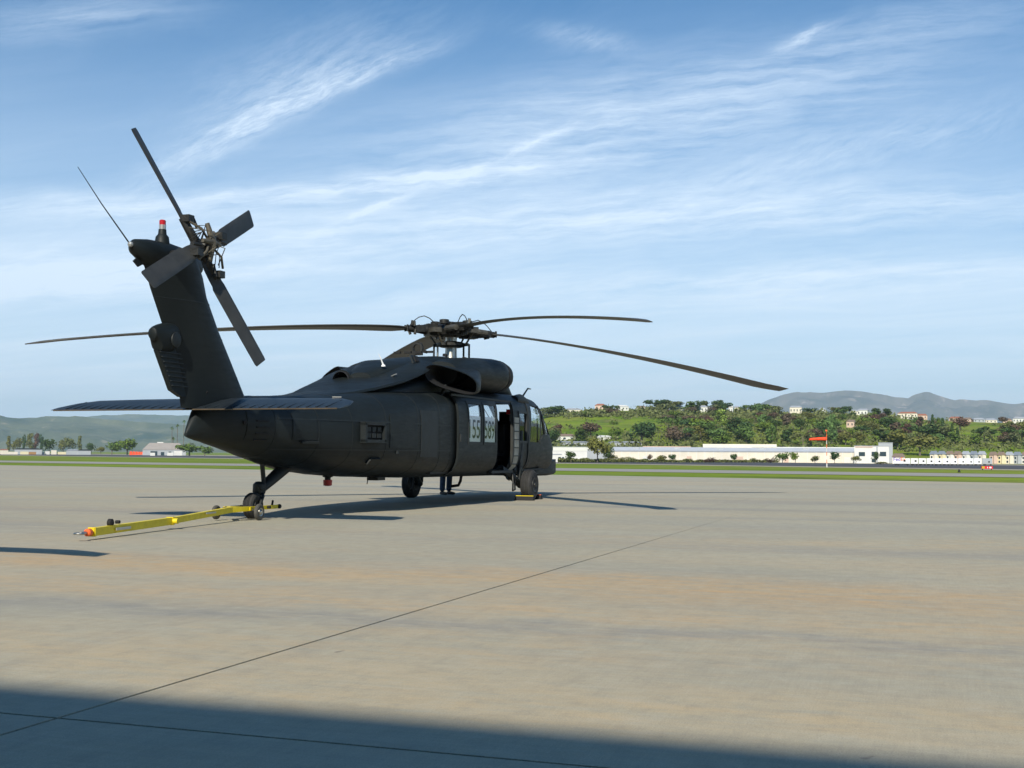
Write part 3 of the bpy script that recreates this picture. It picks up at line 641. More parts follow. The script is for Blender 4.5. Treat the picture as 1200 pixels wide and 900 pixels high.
for z in (2.0, 2.5, 2.95):
    x0 = lerp([(f[0], f[1], f[2]) for f in FT], z)
    q = MB(); q.rings([foil(z+dz_, x0[0]-.004, x0[1]+.004, .212+.01*(z < 2.3)) for dz_ in (0, .012)]); q.build('fin_seam', PAINT2, HELI)
# gearbox fairing at the fin top
q = MB(); rs = []
for x, hw, z0, z1 in ((-10.72, .04, 3.50, 3.58), (-10.66, .09, 3.42, 3.62), (-10.4, .15, 3.32, 3.66), (-10.0, .19, 3.25, 3.68), (-9.6, .18, 3.25, 3.66), (-9.35, .14, 3.3, 3.6), (-9.22, .06, 3.38, 3.52)):
    rs.append([V((x, hw*cos(2*pi*k/20), (z0+z1)/2+(z1-z0)/2*sin(2*pi*k/20))) for k in range(20)])
q.rings(rs); q.build('fin_top_fairing', PAINT, HELI)
q = MB(); q.lathe((-10.73, 0, 3.54), (-1, 0, 0), [(0, .035), (.03, .03), (.045, .01)], 12); q.build('tail_light', SILV, HELI)
q = MB(); q.lathe((-10.08, 0, 3.64), (0, 0, 1), [(0, .10), (.10, .085), (.13, .06), (.14, .055), (.20, .05)], 16); bs_ = q.build('fin_beacon', PAINT, HELI)
q = MB(); q.lathe((-10.08, 0, 3.84), (0, 0, 1), [(0, .045), (.06, .045)], 14); q.build('beacon_glass', SILV, bs_)
q = MB(); q.lathe((-10.08, 0, 3.90), (0, 0, 1), [(0, .042), (.055, .042), (.065, .03)], 14); q.build('beacon_lens', RED, bs_)
q = MB(); q.tube([(-10.70, .02, 3.53), (-11.25, .05, 3.95), (-11.70, .05, 4.30)], [.010, .007, .004], 6); q.build('whip_antenna', BLACK, HELI)
q = MB(); q.add([(-10.60, -.01, 3.40), (-10.48, -.01, 3.33), (-10.58, -.01, 3.28), (-10.68, -.01, 3.34), (-10.60, .01, 3.40), (-10.48, .01, 3.33), (-10.58, .01, 3.28), (-10.68, .01, 3.34)], [(0, 1, 2, 3), (7, 6, 5, 4), (0, 4, 5, 1), (1, 5, 6, 2), (2, 6, 7, 3), (3, 7, 4, 0)]); q.build('tie_down_lug', PAINT2, HELI, 0)
# ---- stabilator
q = MB(); rs = []
def st_sec(y, le, te, th):
    zl, zt_ = 1.690, 1.535
    def P(t, o): x = le+(te-le)*t; f = (x+8.56)/(-9.40+8.56); return V((x, y, zl+(zt_-zl)*f+o))
    up_ = [P(t, th*h) for t, h in ((0, 0), (.05, .5), (.2, .95), (.45, 1), (.8, .45), (1, .12))]; lo = [P(t, -th*h) for t, h in ((1, .12), (.8, .45), (.45, .8), (.2, .7), (.05, .4))]
    return up_+lo
for y, le, te, th in ((-2.25, -9.12, -9.39, .012), (-2.14, -8.80, -9.40, .03), (-1.9, -8.62, -9.40, .045), (-1.2, -8.56, -9.40, .05), (0, -8.55, -9.40, .055), (1.2, -8.56, -9.40, .05), (1.9, -8.62, -9.40, .045), (2.14, -8.80, -9.40, .03), (2.25, -9.12, -9.39, .012)): rs.append(st_sec(y, le, te, th))
q.rings(rs); stab = q.build('stabilator', mat('stabilator_paint', (.014, .020, .026), .45, var=.3, scale=5, bump=.1), HELI, 40)
q = MB(); q.tube([(-9.398, y, 1.532) for y in (-2.2, -1.2, 0, 1.2, 2.2)], .009, 6); q.build('trailing_edge_strip', mat('brown_edge', (.075, .055, .035), .6, var=.4, scale=8), stab)  # thin brown strip along the trailing edge
for i in range(30):
    y = -2.02+4.04*i/29
    if abs(y) < .16: continue
    q = MB(); q.box((-9.14, y, 1.611), (.46, .022, .008), Matrix.Rotation(R(-13.5), 3, 'Y')); q.build('stabilator_rib', MATS['stabilator_paint'], stab, 0)
q = MB(); q.box((-8.80, 0, 1.70), (.7, .22, .14), None, .7); q.tube([(-8.95, -.12, 1.70), (-9.2, -.12, 1.78)], .03, 8); q.tube([(-8.95, .12, 1.70), (-9.2, .12, 1.78)], .03, 8); q.build('stabilator_mount', BLACK, HELI)
for (x, y) in ((-8.72, -1.85),): q = MB(); q.box((x, y, 1.712), (.035, .12, .012), Matrix.Rotation(R(20), 3, 'Z')); q.build('formation_light', SILV, stab, 0)
q = MB(); q.box((-4.12, -.56, 2.30), (.035, .22, .014), Matrix.Rotation(R(-16), 3, 'X') @ Matrix.Rotation(R(-25), 3, 'Z')); q.build('formation_light', SILV, HELI, 0)
# ---- tail rotor (canted 20 degrees), on the right of the fin
TH = V((-10.06, -.50, 3.55)); ta = V((0, -cos(R(20)), sin(R(20)))); e1 = V((1, 0, 0)); e2 = V((0, sin(R(20)), cos(R(20))))
q = MB(); q.lathe(TH-ta*.42, ta, [(0, .10), (.1, .13), (.22, .10), (.36, .07), (.62, .06)], 18); trs = q.build('tail_rotor_shaft', HUBM, HELI)
tr = HELI
q = MB(); q.lathe(TH-ta*.02, ta, [(0, .09), (.03, .14), (.10, .14), (.13, .09), (.2, .06)], 20); q.build('tail_rotor_hub', HUBM, tr)
PH0 = R(115.9)
for k in range(4):
    a = PH0+k*pi/2; r_ = e1*cos(a)+e2*sin(a); c_ = -e1*sin(a)+e2*cos(a)
    tilt = R(12); cN = (c_*cos(tilt)+ta*sin(tilt)); nN = r_.cross(cN).normalized()
    zoff = .05 if k % 2 == 0 else .14
    rs = []
    for rr_, ch, th in ((.14, .12, .05), (.26, .18, .05), (.40, .20, .045), (.50, .205, .035), (.54, .24, .03), (1.0, .245, .028), (1.35, .245, .025), (1.64, .245, .02), (1.675, .22, .008)):
        tw = R(6)*(1-rr_/1.675); cc = (cN*cos(tw)+nN*sin(tw)); nn = (nN*cos(tw)-cN*sin(tw)); o_ = TH+ta*zoff+r_*rr_
        rs.append([o_+cc*(ch*(f))+nn*(th*h) for f, h in ((.35, 0), (.28, .5), (.05, .6), (-.3, .35), (-.65, .03), (-.65, -.03), (-.3, -.3), (.05, -.5), (.28, -.45))])
    q = MB(); q.rings(rs); bl = q.build('tail_rotor_blade', mat('tail_blade_paint', (.034, .035, .034), .6, var=.3, scale=4), tr, 40)
    q = MB(); q.tube([TH+ta*zoff+r_*.12, TH+ta*zoff+r_*.44], [.06, .05], 10); q.tube([TH+ta*(zoff+.10)+r_*.25-cN*.05, TH+ta*(zoff+.10)+r_*.40-cN*.12], .022, 8)
    q.box(TH+ta*(zoff+.06)+r_*.40, (.12, .12, .09)); q.build('blade_cuff', HUBM, bl)
    q = MB(); q.tube([TH+ta*.22+r_*.05, TH+ta*.24+r_*.22+c_*.05, TH+ta*.16+r_*.36+c_*.09], .016, 7); q.tube([TH+ta*.2+c_*.05, TH+ta*.34+r_*.14+c_*.06, TH+ta*.12+r_*.3+c_*.1], .008, 5); q.build('pitch_link', TAN, tr)
q = MB(); q.tube([TH+ta*.20+V((.02, 0, -.22)), TH+ta*.26+V((0, 0, .0)), TH+ta*.20+V((-.05, 0, .26))], [.035, .05, .03], 8); q.tube([TH+ta*.24-e1*.2, TH+ta*.26, TH+ta*.24+e1*.2], [.025, .045, .025], 8); q.build('pitch_beam', TAN, tr)
rnd = random.Random(3); q = MB()
for i in range(9):
    a = rnd.uniform(0, 2*pi); r0 = rnd.uniform(.05, .14); p0 = TH+ta*.1+(e1*cos(a)+e2*sin(a))*r0; a2 = a+rnd.uniform(.3, .9); p2 = TH+ta*.15+(e1*cos(a2)+e2*sin(a2))*rnd.uniform(.2, .34); q.tube([p0, (p0+p2)/2+ta*.12+V((0, 0, .05)), p2], .007, 5)
q.build('deice_cable', BLACK, tr)
# ---- main rotor
MH = V((0, 0, 3.48)); q = MB()
q.lathe((0, 0, 2.84), (0, 0, 1), [(0, .15), (.05, .145), (.12, .125), (.30, .12), (.34, .155), (.40, .155), (.44, .12), (.62, .12)], 24); q.build('rotor_mast', STEEL, HELI)
mr = HELI
q = MB(); q.lathe((0, 0, 3.36), (0, 0, 1), [(0, .16), (.04, .30), (.16, .34), (.22, .22), (.26, .16)], 24); q.build('rotor_hub', HUBM, mr)
q = MB(); q.lathe((0, 0, 3.15), (0, 0, 1), [(0, .22), (.03, .30), (.08, .30), (.11, .22)], 24)
A_ = R(133.5)
for k in range(4): a = A_+pi/4+k*pi/2; q.box(V((cos(a)*.28, sin(a)*.28, 3.2)), (.2, .08, .06), Matrix.Rotation(a, 3, 'Z'))
q.build('swashplate', HUBM, mr)
q = MB(); q.lathe((0, 0, 3.60), (0, 0, 1), [(0, .12), (.03, .16), (.06, .16), (.08, .08)], 16)
for k in range(4):
    a = A_+pi/4+k*pi/2; d_ = V((cos(a), sin(a), 0)); q.box(V((0, 0, 3.65))+d_*.2, (.34, .10, .045), Matrix.Rotation(a, 3, 'Z')); q.lathe(V((0, 0, 3.60))+d_*.36, (0, 0, 1), [(0, .06), (.01, .10), (.09, .10), (.10, .06)], 12)
q.build('bifilar_absorber', HUBM, mr)
def blade_path(a, r):
    d_ = V((cos(a), sin(a), 0)); t = max(0, (r-1.0)/7.18)
    return MH+V((0, 0, .0))+d_*r+V((0, 0, -DROOP[0]*t**1.5 - .0415*cos(a)*r*(.9)))
DROOP = [.80]
for k in range(4):
    a = A_+k*pi/2; d_ = V((cos(a), sin(a), 0)); c_ = V((-sin(a), cos(a), 0))   # leading edge towards c_ (counter-clockwise)
    rs = []
    N_ = 26
    for i in range(N_+1):
        r = .9+(8.18-.9)*i/N_
        ch = lerp([(.90, .20), (1.0, .24), (1.22, .53), (7.6, .53), (7.9, .50), (8.18, .40)], r)[0]
        sw = lerp([(7.6, 0), (8.18, -.20)], r)[0]; p = blade_path(a, r); tw = R(9-14*(r/8.18))
        n_ = V((0, 0, 1)); cc = c_*cos(tw)+n_*sin(tw); nn = n_*cos(tw)-c_*sin(tw); o_ = p+c_*sw
        th = .047 if r < 8.1 else .02
        rs.append([o_+cc*(ch*f)+nn*(th*h) for f, h in ((.27, 0), (.24, .45), (.12, .62), (-.15, .55), (-.5, .2), (-.72, .03), (-.72, -.03), (-.5, -.05), (-.15, -.3), (.12, -.38), (.24, -.25))])
    q = MB(); q.rings(rs); bl = q.build('main_rotor_blade', BLADE, mr, 40)
    q = MB(); p0 = blade_path(a, .2); p1 = blade_path(a, .45); p2 = blade_path(a, .72); p3 = blade_path(a, .98)
    q.tube([p0, p1, p2, p3], [.14, .12, .085, .06], 12); q.box(p1, (.22, .26, .24), Matrix.Rotation(a, 3, 'Z')); q.box(p2+c_*.0, (.22, .22, .13), Matrix.Rotation(a, 3, 'Z'))
    for dd in (-.07, .07): q.tube([p3+c_*dd+V((0, 0, -.06)), p3+c_*dd+V((0, 0, .07))], .022, 8)
    q.build('blade_grip', HUBM, bl)
    q = MB(); q.box(p1+c_*.22+V((0, 0, -.02)), (.18, .32, .09), Matrix.Rotation(a, 3, 'Z')); q.tube([blade_path(a, .3)-c_*.2+V((0, 0, .02)), blade_path(a, .72)-c_*.18], [.075, .06], 10); q.build('lead_lag_damper', mat('damper_metal', (.075, .07, .058), .5, .3, var=.5, scale=14), bl)
    pl = p1+c_*.34; q = MB(); q.tube([pl, V((pl.x*.62, pl.y*.62, 3.20))], .020, 8); q.build('pitch_rod', TAN, bl)
    q = MB(); q.tube([blade_path(a, .3)+V((0, 0, .12))]+[blade_path(a, .3+.6*t)+V((0, 0, .08+.20*sin(pi*t))) for t in (.15, .3, .5, .7, .85)]+[blade_path(a, .95)+V((0, 0, .02))], .010, 6); q.build('deice_cable', BLACK, bl)
    for j in range(9):
        rr_ = rnd.uniform(.2, .95); q = MB(); pp = blade_path(a, rr_)+c_*rnd.uniform(-.12, .12)+V((0, 0, rnd.uniform(-.1, .1))); q.lathe(pp-V((0, 0, .04)), (rnd.uniform(-.3, .3), rnd.uniform(-.3, .3), 1), [(0, .03), (.10, .035)], 8); q.build('grip_bolt', STEEL if j == 0 else HUBM, bl)
for (x, y) in ((.0, .30), (.10, -.36), (.02, -.27), (-.1, .34)):
    q = MB(); q.tube([(x*1.0, y, 2.82), (x, y*1.0, 3.22)], .022, 8); q.build('control_rod', STEEL if x == 0 else PAINT2, mr)
# ---- landing gear
def wheel(name, c, R_, w_, parent, rimr, m=RUBBER, rm=None):
    c = V(c); ax = V((0, 1, 0)); q = MB()
    q.lathe(c-ax*w_/2, ax, [(.01, rimr), (0.0, R_*.78), (w_*.10, R_*.93), (w_*.25, R_*.99), (w_*.5, R_), (w_*.75, R_*.99), (w_*.9, R_*.93), (w_, R_*.78), (w_-.01, rimr)], 36)
    o = q.build(name, m, parent, 30)
    q = MB()
    for t in (.3, .42, .58, .7): q.lathe(c-ax*w_/2, ax, [(w_*t-.006, R_*.975), (w_*t-.006, R_*.9975+.003), (w_*t+.006, R_*.9975+.003), (w_*t+.006, R_*.975)], 36, False)
    q.build('tyre_tread', BLACK, o, 0)
    for sd in (-1, 1):
        q = MB(); q.lathe(c+ax*sd*(w_/2-.02), ax*sd, [(0, rimr+.01), (.02, rimr+.005), (.012, rimr*.8), (-.02, rimr*.7), (-.015, rimr*.35), (.03, rimr*.3), (.035, .01)], 24); q.build('wheel_rim', rm or HUBM, o)
    return o
for sd in (-1, 1):
    wheel('main_wheel', (1.12, sd*1.35, .315), .318, .25, HELI, .15)
    q = MB(); q.tube([(1.12, sd*1.20, .31), (1.12, sd*1.12, .31)], .05, 10)
    q.tube([(1.12, sd*1.15, .30), (.75, sd*1.10, .48), (.25, sd*1.0, .66)], [.07, .075, .085], 10); q.build('drag_beam', PAINT2, HELI)
    q = MB(); q.tube([(1.12, sd*1.12, .34), (1.16, sd*1.12, .80)], .045, 10); q.tube([(1.15, sd*1.12, .70), (1.22, sd*1.10, 1.45)], .07, 12); q.build('shock_strut', PAINT2, HELI)
    q = MB(); q.box((1.15, sd*1.02, .78), (.55, .16, .34), None, .7); q.build('gear_fairing', PAINT, HELI, 30)
    q = MB(); q.tube([(.62, sd*1.14, .62), (.55, sd*1.18, .36), (.60, sd*1.16, .20), (.74, sd*1.16, .22), (.78, sd*1.14, .44)], .018, 7); q.build('brake_line', HUBM, HELI)
TW = (-7.72, .0, .185)
wheel('tail_wheel', TW, .19, .17, HELI, .08)
q = MB(); q.tube([(-7.55, 0, .34), (-7.50, 0, .52)], .07, 12); q.lathe((-7.56, 0, .34), (.1, 0, 1), [(0, .075), (.04, .095), (.15, .095), (.19, .06)], 14)
for sd in (-1, 1): q.tube([(-7.72, sd*.11, .18), (-7.62, sd*.11, .33), (-7.55, sd*.04, .38)], .024, 8)
q.tube([(-7.62, -.08, .42), (-7.74, -.1, .47)], .010, 6); q.build('tail_wheel_fork', PAINT2, HELI)
q = MB(); q.rings([[V((x, hw*cos(2*pi*k/14), z+hz*sin(2*pi*k/14))) for k in range(14)] for x, hw, z, hz in ((-8.0, .02, .97, .03), (-7.7, .12, .92, .10), (-7.3, .18, .87, .11), (-6.9, .18, .81, .10), (-6.5, .10, .76, .06), (-6.3, .02, .72, .02))]); q.build('tail_gear_fairing', PAINT, HELI)
q = MB(); q.tube([(-7.52, 0, .42), (-7.2, 0, .56), (-6.8, 0, .74)], [.07, .085, .10], 12); q.build('tail_gear_arm', PAINT2, HELI)
q = MB(); q.tube([(-7.42, 0, .50), (-7.48, 0, .80)], .035, 8); q.build('tail_shock_strut', PAINT2, HELI)

# ------------------------------------------------------------------ tow bar
TB = thing('tow_bar', 'yellow aircraft tow bar with small wheels hooked to the tail wheel', 'tow bar', (-10.2, -.4, 0))
def L(p): return V(p)-V((-10.2, -.4, 0))
def TBO(b, n, m, par=TB, **k):
    b.v = [L(p) for p in b.v]; return b.build(n, m, par, 35, **k)
pA, pB, pC = V((-12.25, -.69, .085)), V((-10.35, -.40, .105)), V((-8.55, -.14, .165))
def beam(b, p0, p1, h, w_, h2=None):
    d_ = (p1-p0).normalized(); s_ = d_.cross(V((0, 0, 1))).normalized(); u_ = s_.cross(d_); rs = []
    for p, hh in ((p0, h), (p1, h2 or h)): rs.append([p+s_*w_/2+u_*hh/2, p-s_*w_/2+u_*hh/2, p-s_*w_/2-u_*hh/2, p+s_*w_/2-u_*hh/2])
    b.rings(rs); return d_, s_, u_
q = MB(); D_, S_, U_ = beam(q, pA, pB, .088, .075); TBO(q, 'front_beam', YEL)
q = MB(); beam(q, pB-D_*.08, pC, .078, .065); TBO(q, 'rear_beam', YEL)
q = MB(); q.box(pB+S_*0, (.05, .09, .10), Matrix.Rotation(R(9), 3, 'Z')); q.lathe(pB-S_*.10, S_, [(0, .035), (.2, .035)], 12); TBO(q, 'joint_sleeve', YEL)
q = MB(); q.lathe(pB+S_*.055, S_, [(0, .022), (.03, .022)], 10); TBO(q, 'joint_pin', BLACK)
q = MB(); q.box(pA+D_*.02, (.02, .09, .10), Matrix.Rotation(R(9), 3, 'Z')); TBO(q, 'end_plate', YEL)
q = MB(); q.lathe(pA-D_*.01, -D_, [(0, .032), (.02, .042), (.075, .042), (.09, .028)], 14); TBO(q, 'shock_absorber', ORANGE)
q = MB(); q.tube([pA-D_*.08, pA-D_*.2], .018, 8); ang = [2*pi*i/12 for i in range(13)]; q.tube([pA-D_*.25+D_*.05*cos(t)+S_*.05*sin(t) for t in ang], .012, 6); TBO(q, 'towing_eye', STEEL)
q = MB(); q.box(pA+D_*.62+S_*.055, (.34, .01, .03), Matrix.Rotation(R(9), 3, 'Z')); q.box(pC-D_*.75+S_*.048, (.3, .01, .02), Matrix.Rotation(R(8.5), 3, 'Z')); TBO(q, 'shear_pin_label', SILV)
q = MB(); q.lathe(pA+D_*.42+U_*.075-S_*.03, S_, [(0, .03), (.01, .045), (.05, .045), (.06, .03)], 14); q.lathe(pA+D_*.56+U_*.075-S_*.01, S_, [(0, .02), (.05, .02)], 10); TBO(q, 'hand_pump', BLACK)
# yoke head
q = MB(); 
h0 = pC; 
beam(q, pC-D_*.03, V((-8.12, -.20, .165)), .08, .05, .06); beam(q, V((-8.14, -.20, .165)), V((-7.36, -.19, .165)), .055, .04)
beam(q, pC-D_*.03, V((-8.12, .17, .165)), .08, .05, .06); beam(q, V((-8.14, .17, .165)), V((-7.5, .17, .165)), .055, .04)
q.box((-8.15, -.01, .165), (.05, .44, .05)); TBO(q, 'yoke', YEL)
q = MB(); q.tube([(-7.67, -.26, .17), (-7.67, .24, .17)], .022, 10); q.lathe((-7.33, -.19, .165), (1, 0, 0), [(0, .03), (.05, .035), (.06, .02)], 12); q.tube([(-7.5, -.19, .19), (-7.48, -.19, .26)], .016, 8); TBO(q, 'clamp_pin', BLACK)
def twheel(c, r, w_):
    q = MB(); q.lathe(V(c)-V((0, w_/2, 0)), (0, 1, 0), [(.005, r*.5), (0, r*.8), (w_*.2, r*.97), (w_*.5, r), (w_*.8, r*.97), (w_, r*.8), (w_-.005, r*.5)], 24); o = TBO(q, 'transport_wheel', mat('grey_rubber', (.075, .072, .065), .85, var=.3, scale=10))
    for sd in (-1, 1): q = MB(); q.lathe(V(c)+V((0, sd*(w_/2-.008), 0)), (0, sd, 0), [(0, r*.52), (.008, r*.5), (.002, r*.35), (.012, r*.2), (.03, r*.12)], 18); TBO(q, 'wheel_rim', STEEL, o)
twheel((-8.10, -.33, .118), .118, .06); twheel((-8.42, .17, .118), .10, .06)
q = MB(); q.tube([(-8.10, -.36, .118), (-8.12, -.2, .15)], .016, 8); q.tube([(-8.42, .2, .118), (-8.40, .02, .19)], .016, 8); TBO(q, 'wheel_axle', HUBM)

# ------------------------------------------------------------------ chocks
def chock(x, y, lab, m2):
    t = thing('wheel_chock', lab, 'wheel chock', (x, y, 0), 0, 'wheel chocks')
    q = MB(); q.rings([[V((-.07, y_, 0)), V((.07, y_, 0)), V((.03, y_, .09)), V((-.03, y_, .09))] for y_ in (-.2, .2)]); q.build('chock_body', BLACK, t, 0)
    q = MB(); q.box((0, 0, .096), (.05, .38, .012)); q.build('reflective_strip', m2, t, 0); return t
chock(.72, -1.38, 'black chock with yellow strip behind the right main wheel', YEL)
chock(1.5, -1.30, 'black chock with orange strip ahead of the right main wheel', ORANGE)

# ------------------------------------------------------------------ person on the far side
def person(loc, rz):
    t = thing('person', 'person in blue jeans and brown shoes standing behind the helicopter', 'person', loc, rz)
    def skin(name, vs, es, rad, m, root=0, sub=2):
        me = bpy.data.meshes.new(name); me.from_pydata(vs, es, []); o = bpy.data.objects.new(name, me); COL.objects.link(o)
        sk = o.modifiers.new('s', 'SKIN'); sk.use_smooth_shade = True
        for i, r in enumerate(rad):
            d_ = me.skin_vertices[0].data[i]; d_.radius = (r, r) if not isinstance(r, tuple) else r
            d_.use_root = (i == root)
        ss = o.modifiers.new('u', 'SUBSURF'); ss.levels = sub; ss.render_levels = sub
        bpy.context.view_layer.update(); m2 = bpy.data.meshes.new_from_object(o.evaluated_get(bpy.context.evaluated_depsgraph_get())); bpy.data.objects.remove(o)
        m2.materials.clear(); m2.materials.append(m); ob = bpy.data.objects.new(name, m2); link(ob, t); return ob
    SK = mat('skin', (.42, .24, .17), .6, var=.08, scale=6); JE = mat('blue_denim', (.028, .055, .10), .85, var=.35, scale=7); SH = mat('dark_blue_shirt', (.03, .035, .06), .85, var=.2); SHOE = mat('brown_leather', (.05, .032, .02), .6, var=.3)
    # faces +x locally
    vs = [(0, 0, .95), (0, 0, 1.12), (.01, 0, 1.32), (0, 0, 1.46), (.01, 0, 1.54), (.03, 0, 1.64), (.03, 0, 1.72),
          (0, .17, 1.43), (0, .21, 1.14), (.10, .20, .92), (.12, .20, .84), (0, -.17, 1.43), (0, -.21, 1.14), (.10, -.20, .92), (.12, -.20, .84),
          (0, .10, .88), (.02, .11, .50), (0, .11, .10), (0, -.10, .88), (.02, -.11, .50), (0, -.11, .10)]
    es = [(0, 1), (1, 2), (2, 3), (3, 4), (4, 5), (5, 6), (3, 7), (7, 8), (8, 9), (9, 10), (3, 11), (11, 12), (12, 13), (13, 14), (0, 15), (15, 16), (16, 17), (0, 18), (18, 19), (19, 20)]
    rad = [(.15, .11), (.14, .10), (.16, .11), (.11, .08), .052, (.075, .09), (.06, .08), .055, .042, .028, .026, .055, .042, .028, .026, .085, .058, .042, .085, .058, .042]
    skin('body', vs, es, rad, SK)
    skin('jeans', [(0, 0, .97), (0, .10, .88), (.025, .11, .50), (0, .11, .07), (0, -.10, .88), (.025, -.11, .50), (0, -.11, .07), (0, 0, 1.03)], [(0, 1), (1, 2), (2, 3), (0, 4), (4, 5), (5, 6), (0, 7)], [(.16, .12), .098, .074, .066, .098, .074, .066, (.15, .11)], JE)
    skin('shirt', [(0, 0, 1.0), (0, 0, 1.15), (.01, 0, 1.32), (0, 0, 1.45), (0, .18, 1.43), (0, .215, 1.15), (0, -.18, 1.43), (0, -.215, 1.15)], [(0, 1), (1, 2), (2, 3), (3, 4), (4, 5), (3, 6), (6, 7)], [(.165, .125), (.155, .115), (.175, .12), (.12, .09), .066, .055, .066, .055], SH)
    for sd in (-1, 1):
        skin('shoe', [(-.07, sd*.11, .045), (.02, sd*.115, .05), (.12, sd*.125, .04), (.19, sd*.13, .035)], [(0, 1), (1, 2), (2, 3)], [(.045, .045), (.048, .045), (.05, .036), (.035, .028)], SHOE, sub=1)
        hv = [(.12, sd*.20, .84), (.14, sd*.195, .78)]; he = [(0, 1)]; hr = [(.026, .02), (.036, .018)]
        for i, (dy, ln) in enumerate(((-.024, .07), (-.008, .08), (.008, .075), (.024, .06))):
            b0 = len(hv); hv += [(.145, sd*.195+dy, .755), (.155, sd*.195+dy, .755-ln*.5), (.145, sd*.195+dy, .755-ln)]; he += [(1, b0), (b0, b0+1), (b0+1, b0+2)]; hr += [.0095, .009, .008]
        b0 = len(hv); hv += [(.165, sd*.165, .79), (.18, sd*.155, .755)]; he += [(1, b0), (b0, b0+1)]; hr += [.011, .009]
        skin('hand', hv, he, hr, SK, sub=1)
    HR = mat('dark_hair', (.03, .02, .015), .8, var=.2); q = MB(); rs = []
    for i in range(9):
        f = i/8*pi*.62; rs.append([V((.018+.105*sin(f)*cos(2*pi*k/18)-.012, .085*sin(f)*sin(2*pi*k/18), 1.69+.115*cos(f)-(.03 if cos(2*pi*k/18) < 0 else -.02)*sin(f))) for k in range(18)])
    q.rings(rs, False); q.build('hair', HR, t)
    q = MB(); q.rings([[V((x, w_*cos(2*pi*k/8), z+h_*sin(2*pi*k/8))) for k in range(8)] for x, w_, h_, z in ((.09, .018, .03, 1.64), (.125, .014, .018, 1.63), (.13, .006, .008, 1.625))]); q.build('nose', SK, t)
    for sd in (-1, 1):
        q = MB(); q.lathe((.104, sd*.03, 1.665), (1, 0, 0), [(0, .012), (.006, .009), (.009, .003)], 10); q.build('eye', BLACK, t)
        q = MB(); q.lathe((.02, sd*.078, 1.645), (0, sd, 0), [(0, .028), (.012, .03), (.02, .015)], 10); q.build('ear', SK, t)
    q = MB(); q.tube([(.108, -.022, 1.60), (.115, 0, 1.598), (.108, .022, 1.60)], .006, 6); q.build('mouth', mat('lips', (.3, .12, .1), .6, var=.1), t)
person((3.12, 1.36, 0), R(-112))

# ------------------------------------------------------------------ hangar behind the camera (throws the foreground shadow)
HG = thing('hangar', 'large pale hangar behind the camera whose shadow falls across the near apron', 'hangar', (-40, 0, 0))
HH = 13.0; hx = -19.33-1.38*HH+40
q = MB(); q.box((hx-20, 10, HH/2), (40, 120, HH)); q.build('hangar_wall', mat('white_cladding', (.34, .34, .33), .7, var=.06, scale=.3), HG, 0)
q = MB(); q.box((hx+.04, 10, 4.5), (.08, 50, 9)); q.build('hangar_door', mat('grey_cladding', (.25, .26, .27), .6, var=.08, scale=.3), HG, 0)

# second helicopter, parked outside the left of the view: only the shadow of one blade reaches into it
dup(HELI, (-18.98, 5.55, 0), R(-29.5), 'second helicopter, parked outside the left of the view, its blade shadow reaching in')
# ------------------------------------------------------------------ vegetation
def f_leaf(a, b_):
    def f(t, v):
        oi = t.n('ShaderNodeObjectInfo'); n = t.noise(v, 1.1, 3, .7)
        g_ = t.n('ShaderNodeNewGeometry'); rp = g_.outputs['Random Per Island']
        c = t.mix(t.rng(n, .3, .7), a, b_)
        c = t.n('ShaderNodeHueSaturation', inp={'Hue': t.rng(oi.outputs['Random'], 0, 1, .475, .52), 'Saturation': t.rng(oi.outputs['Random'], 0, 1, 1.05, .8), 'Value': t.rng(rp, 0, 1, .65, 1.4), 'Color': c}).outputs[0]
        return c, None, None
    return f
LEAF = {'dark': mat('dark_foliage', None, .8, fn=f_leaf((.025, .055, .012), (.055, .10, .020)), spec=.2),
        'mid': mat('green_foliage', None, .8, fn=f_leaf((.06, .115, .015), (.125, .195, .028)), spec=.2),
        'lime': mat('lime_foliage', None, .8, fn=f_leaf((.13, .19, .015), (.21, .28, .025)), spec=.2),
        'brown': mat('bare_twigs', None, .9, fn=f_leaf((.085, .055, .036), (.14, .095, .06)), spec=.1),
        'olive': mat('olive_foliage', None, .85, fn=f_leaf((.085, .10, .025), (.15, .16, .042)), spec=.2)}
BARK = mat('bark', (.14, .115, .085), .9, var=.3, scale=4)
rv = random.Random(11)
def leaf_quad(b, c, s_, nrm=None):
    n_ = V((rv.gauss(0, 1), rv.gauss(0, 1), rv.gauss(.3, 1))).normalized() if nrm is None else (nrm+V((rv.gauss(0, .6), rv.gauss(0, .6), rv.gauss(0, .6)))).normalized()
    u_ = n_.orthogonal().normalized(); w_ = n_.cross(u_); a = rv.uniform(0, 6.28); p = (u_*cos(a)+w_*sin(a))*s_; q_ = (w_*cos(a)-u_*sin(a))*s_*rv.uniform(.5, .9)
    b.add([c-p*.9-q_*.3, c-q_, c+p, c+q_*.9], [(0, 1, 2, 3)])
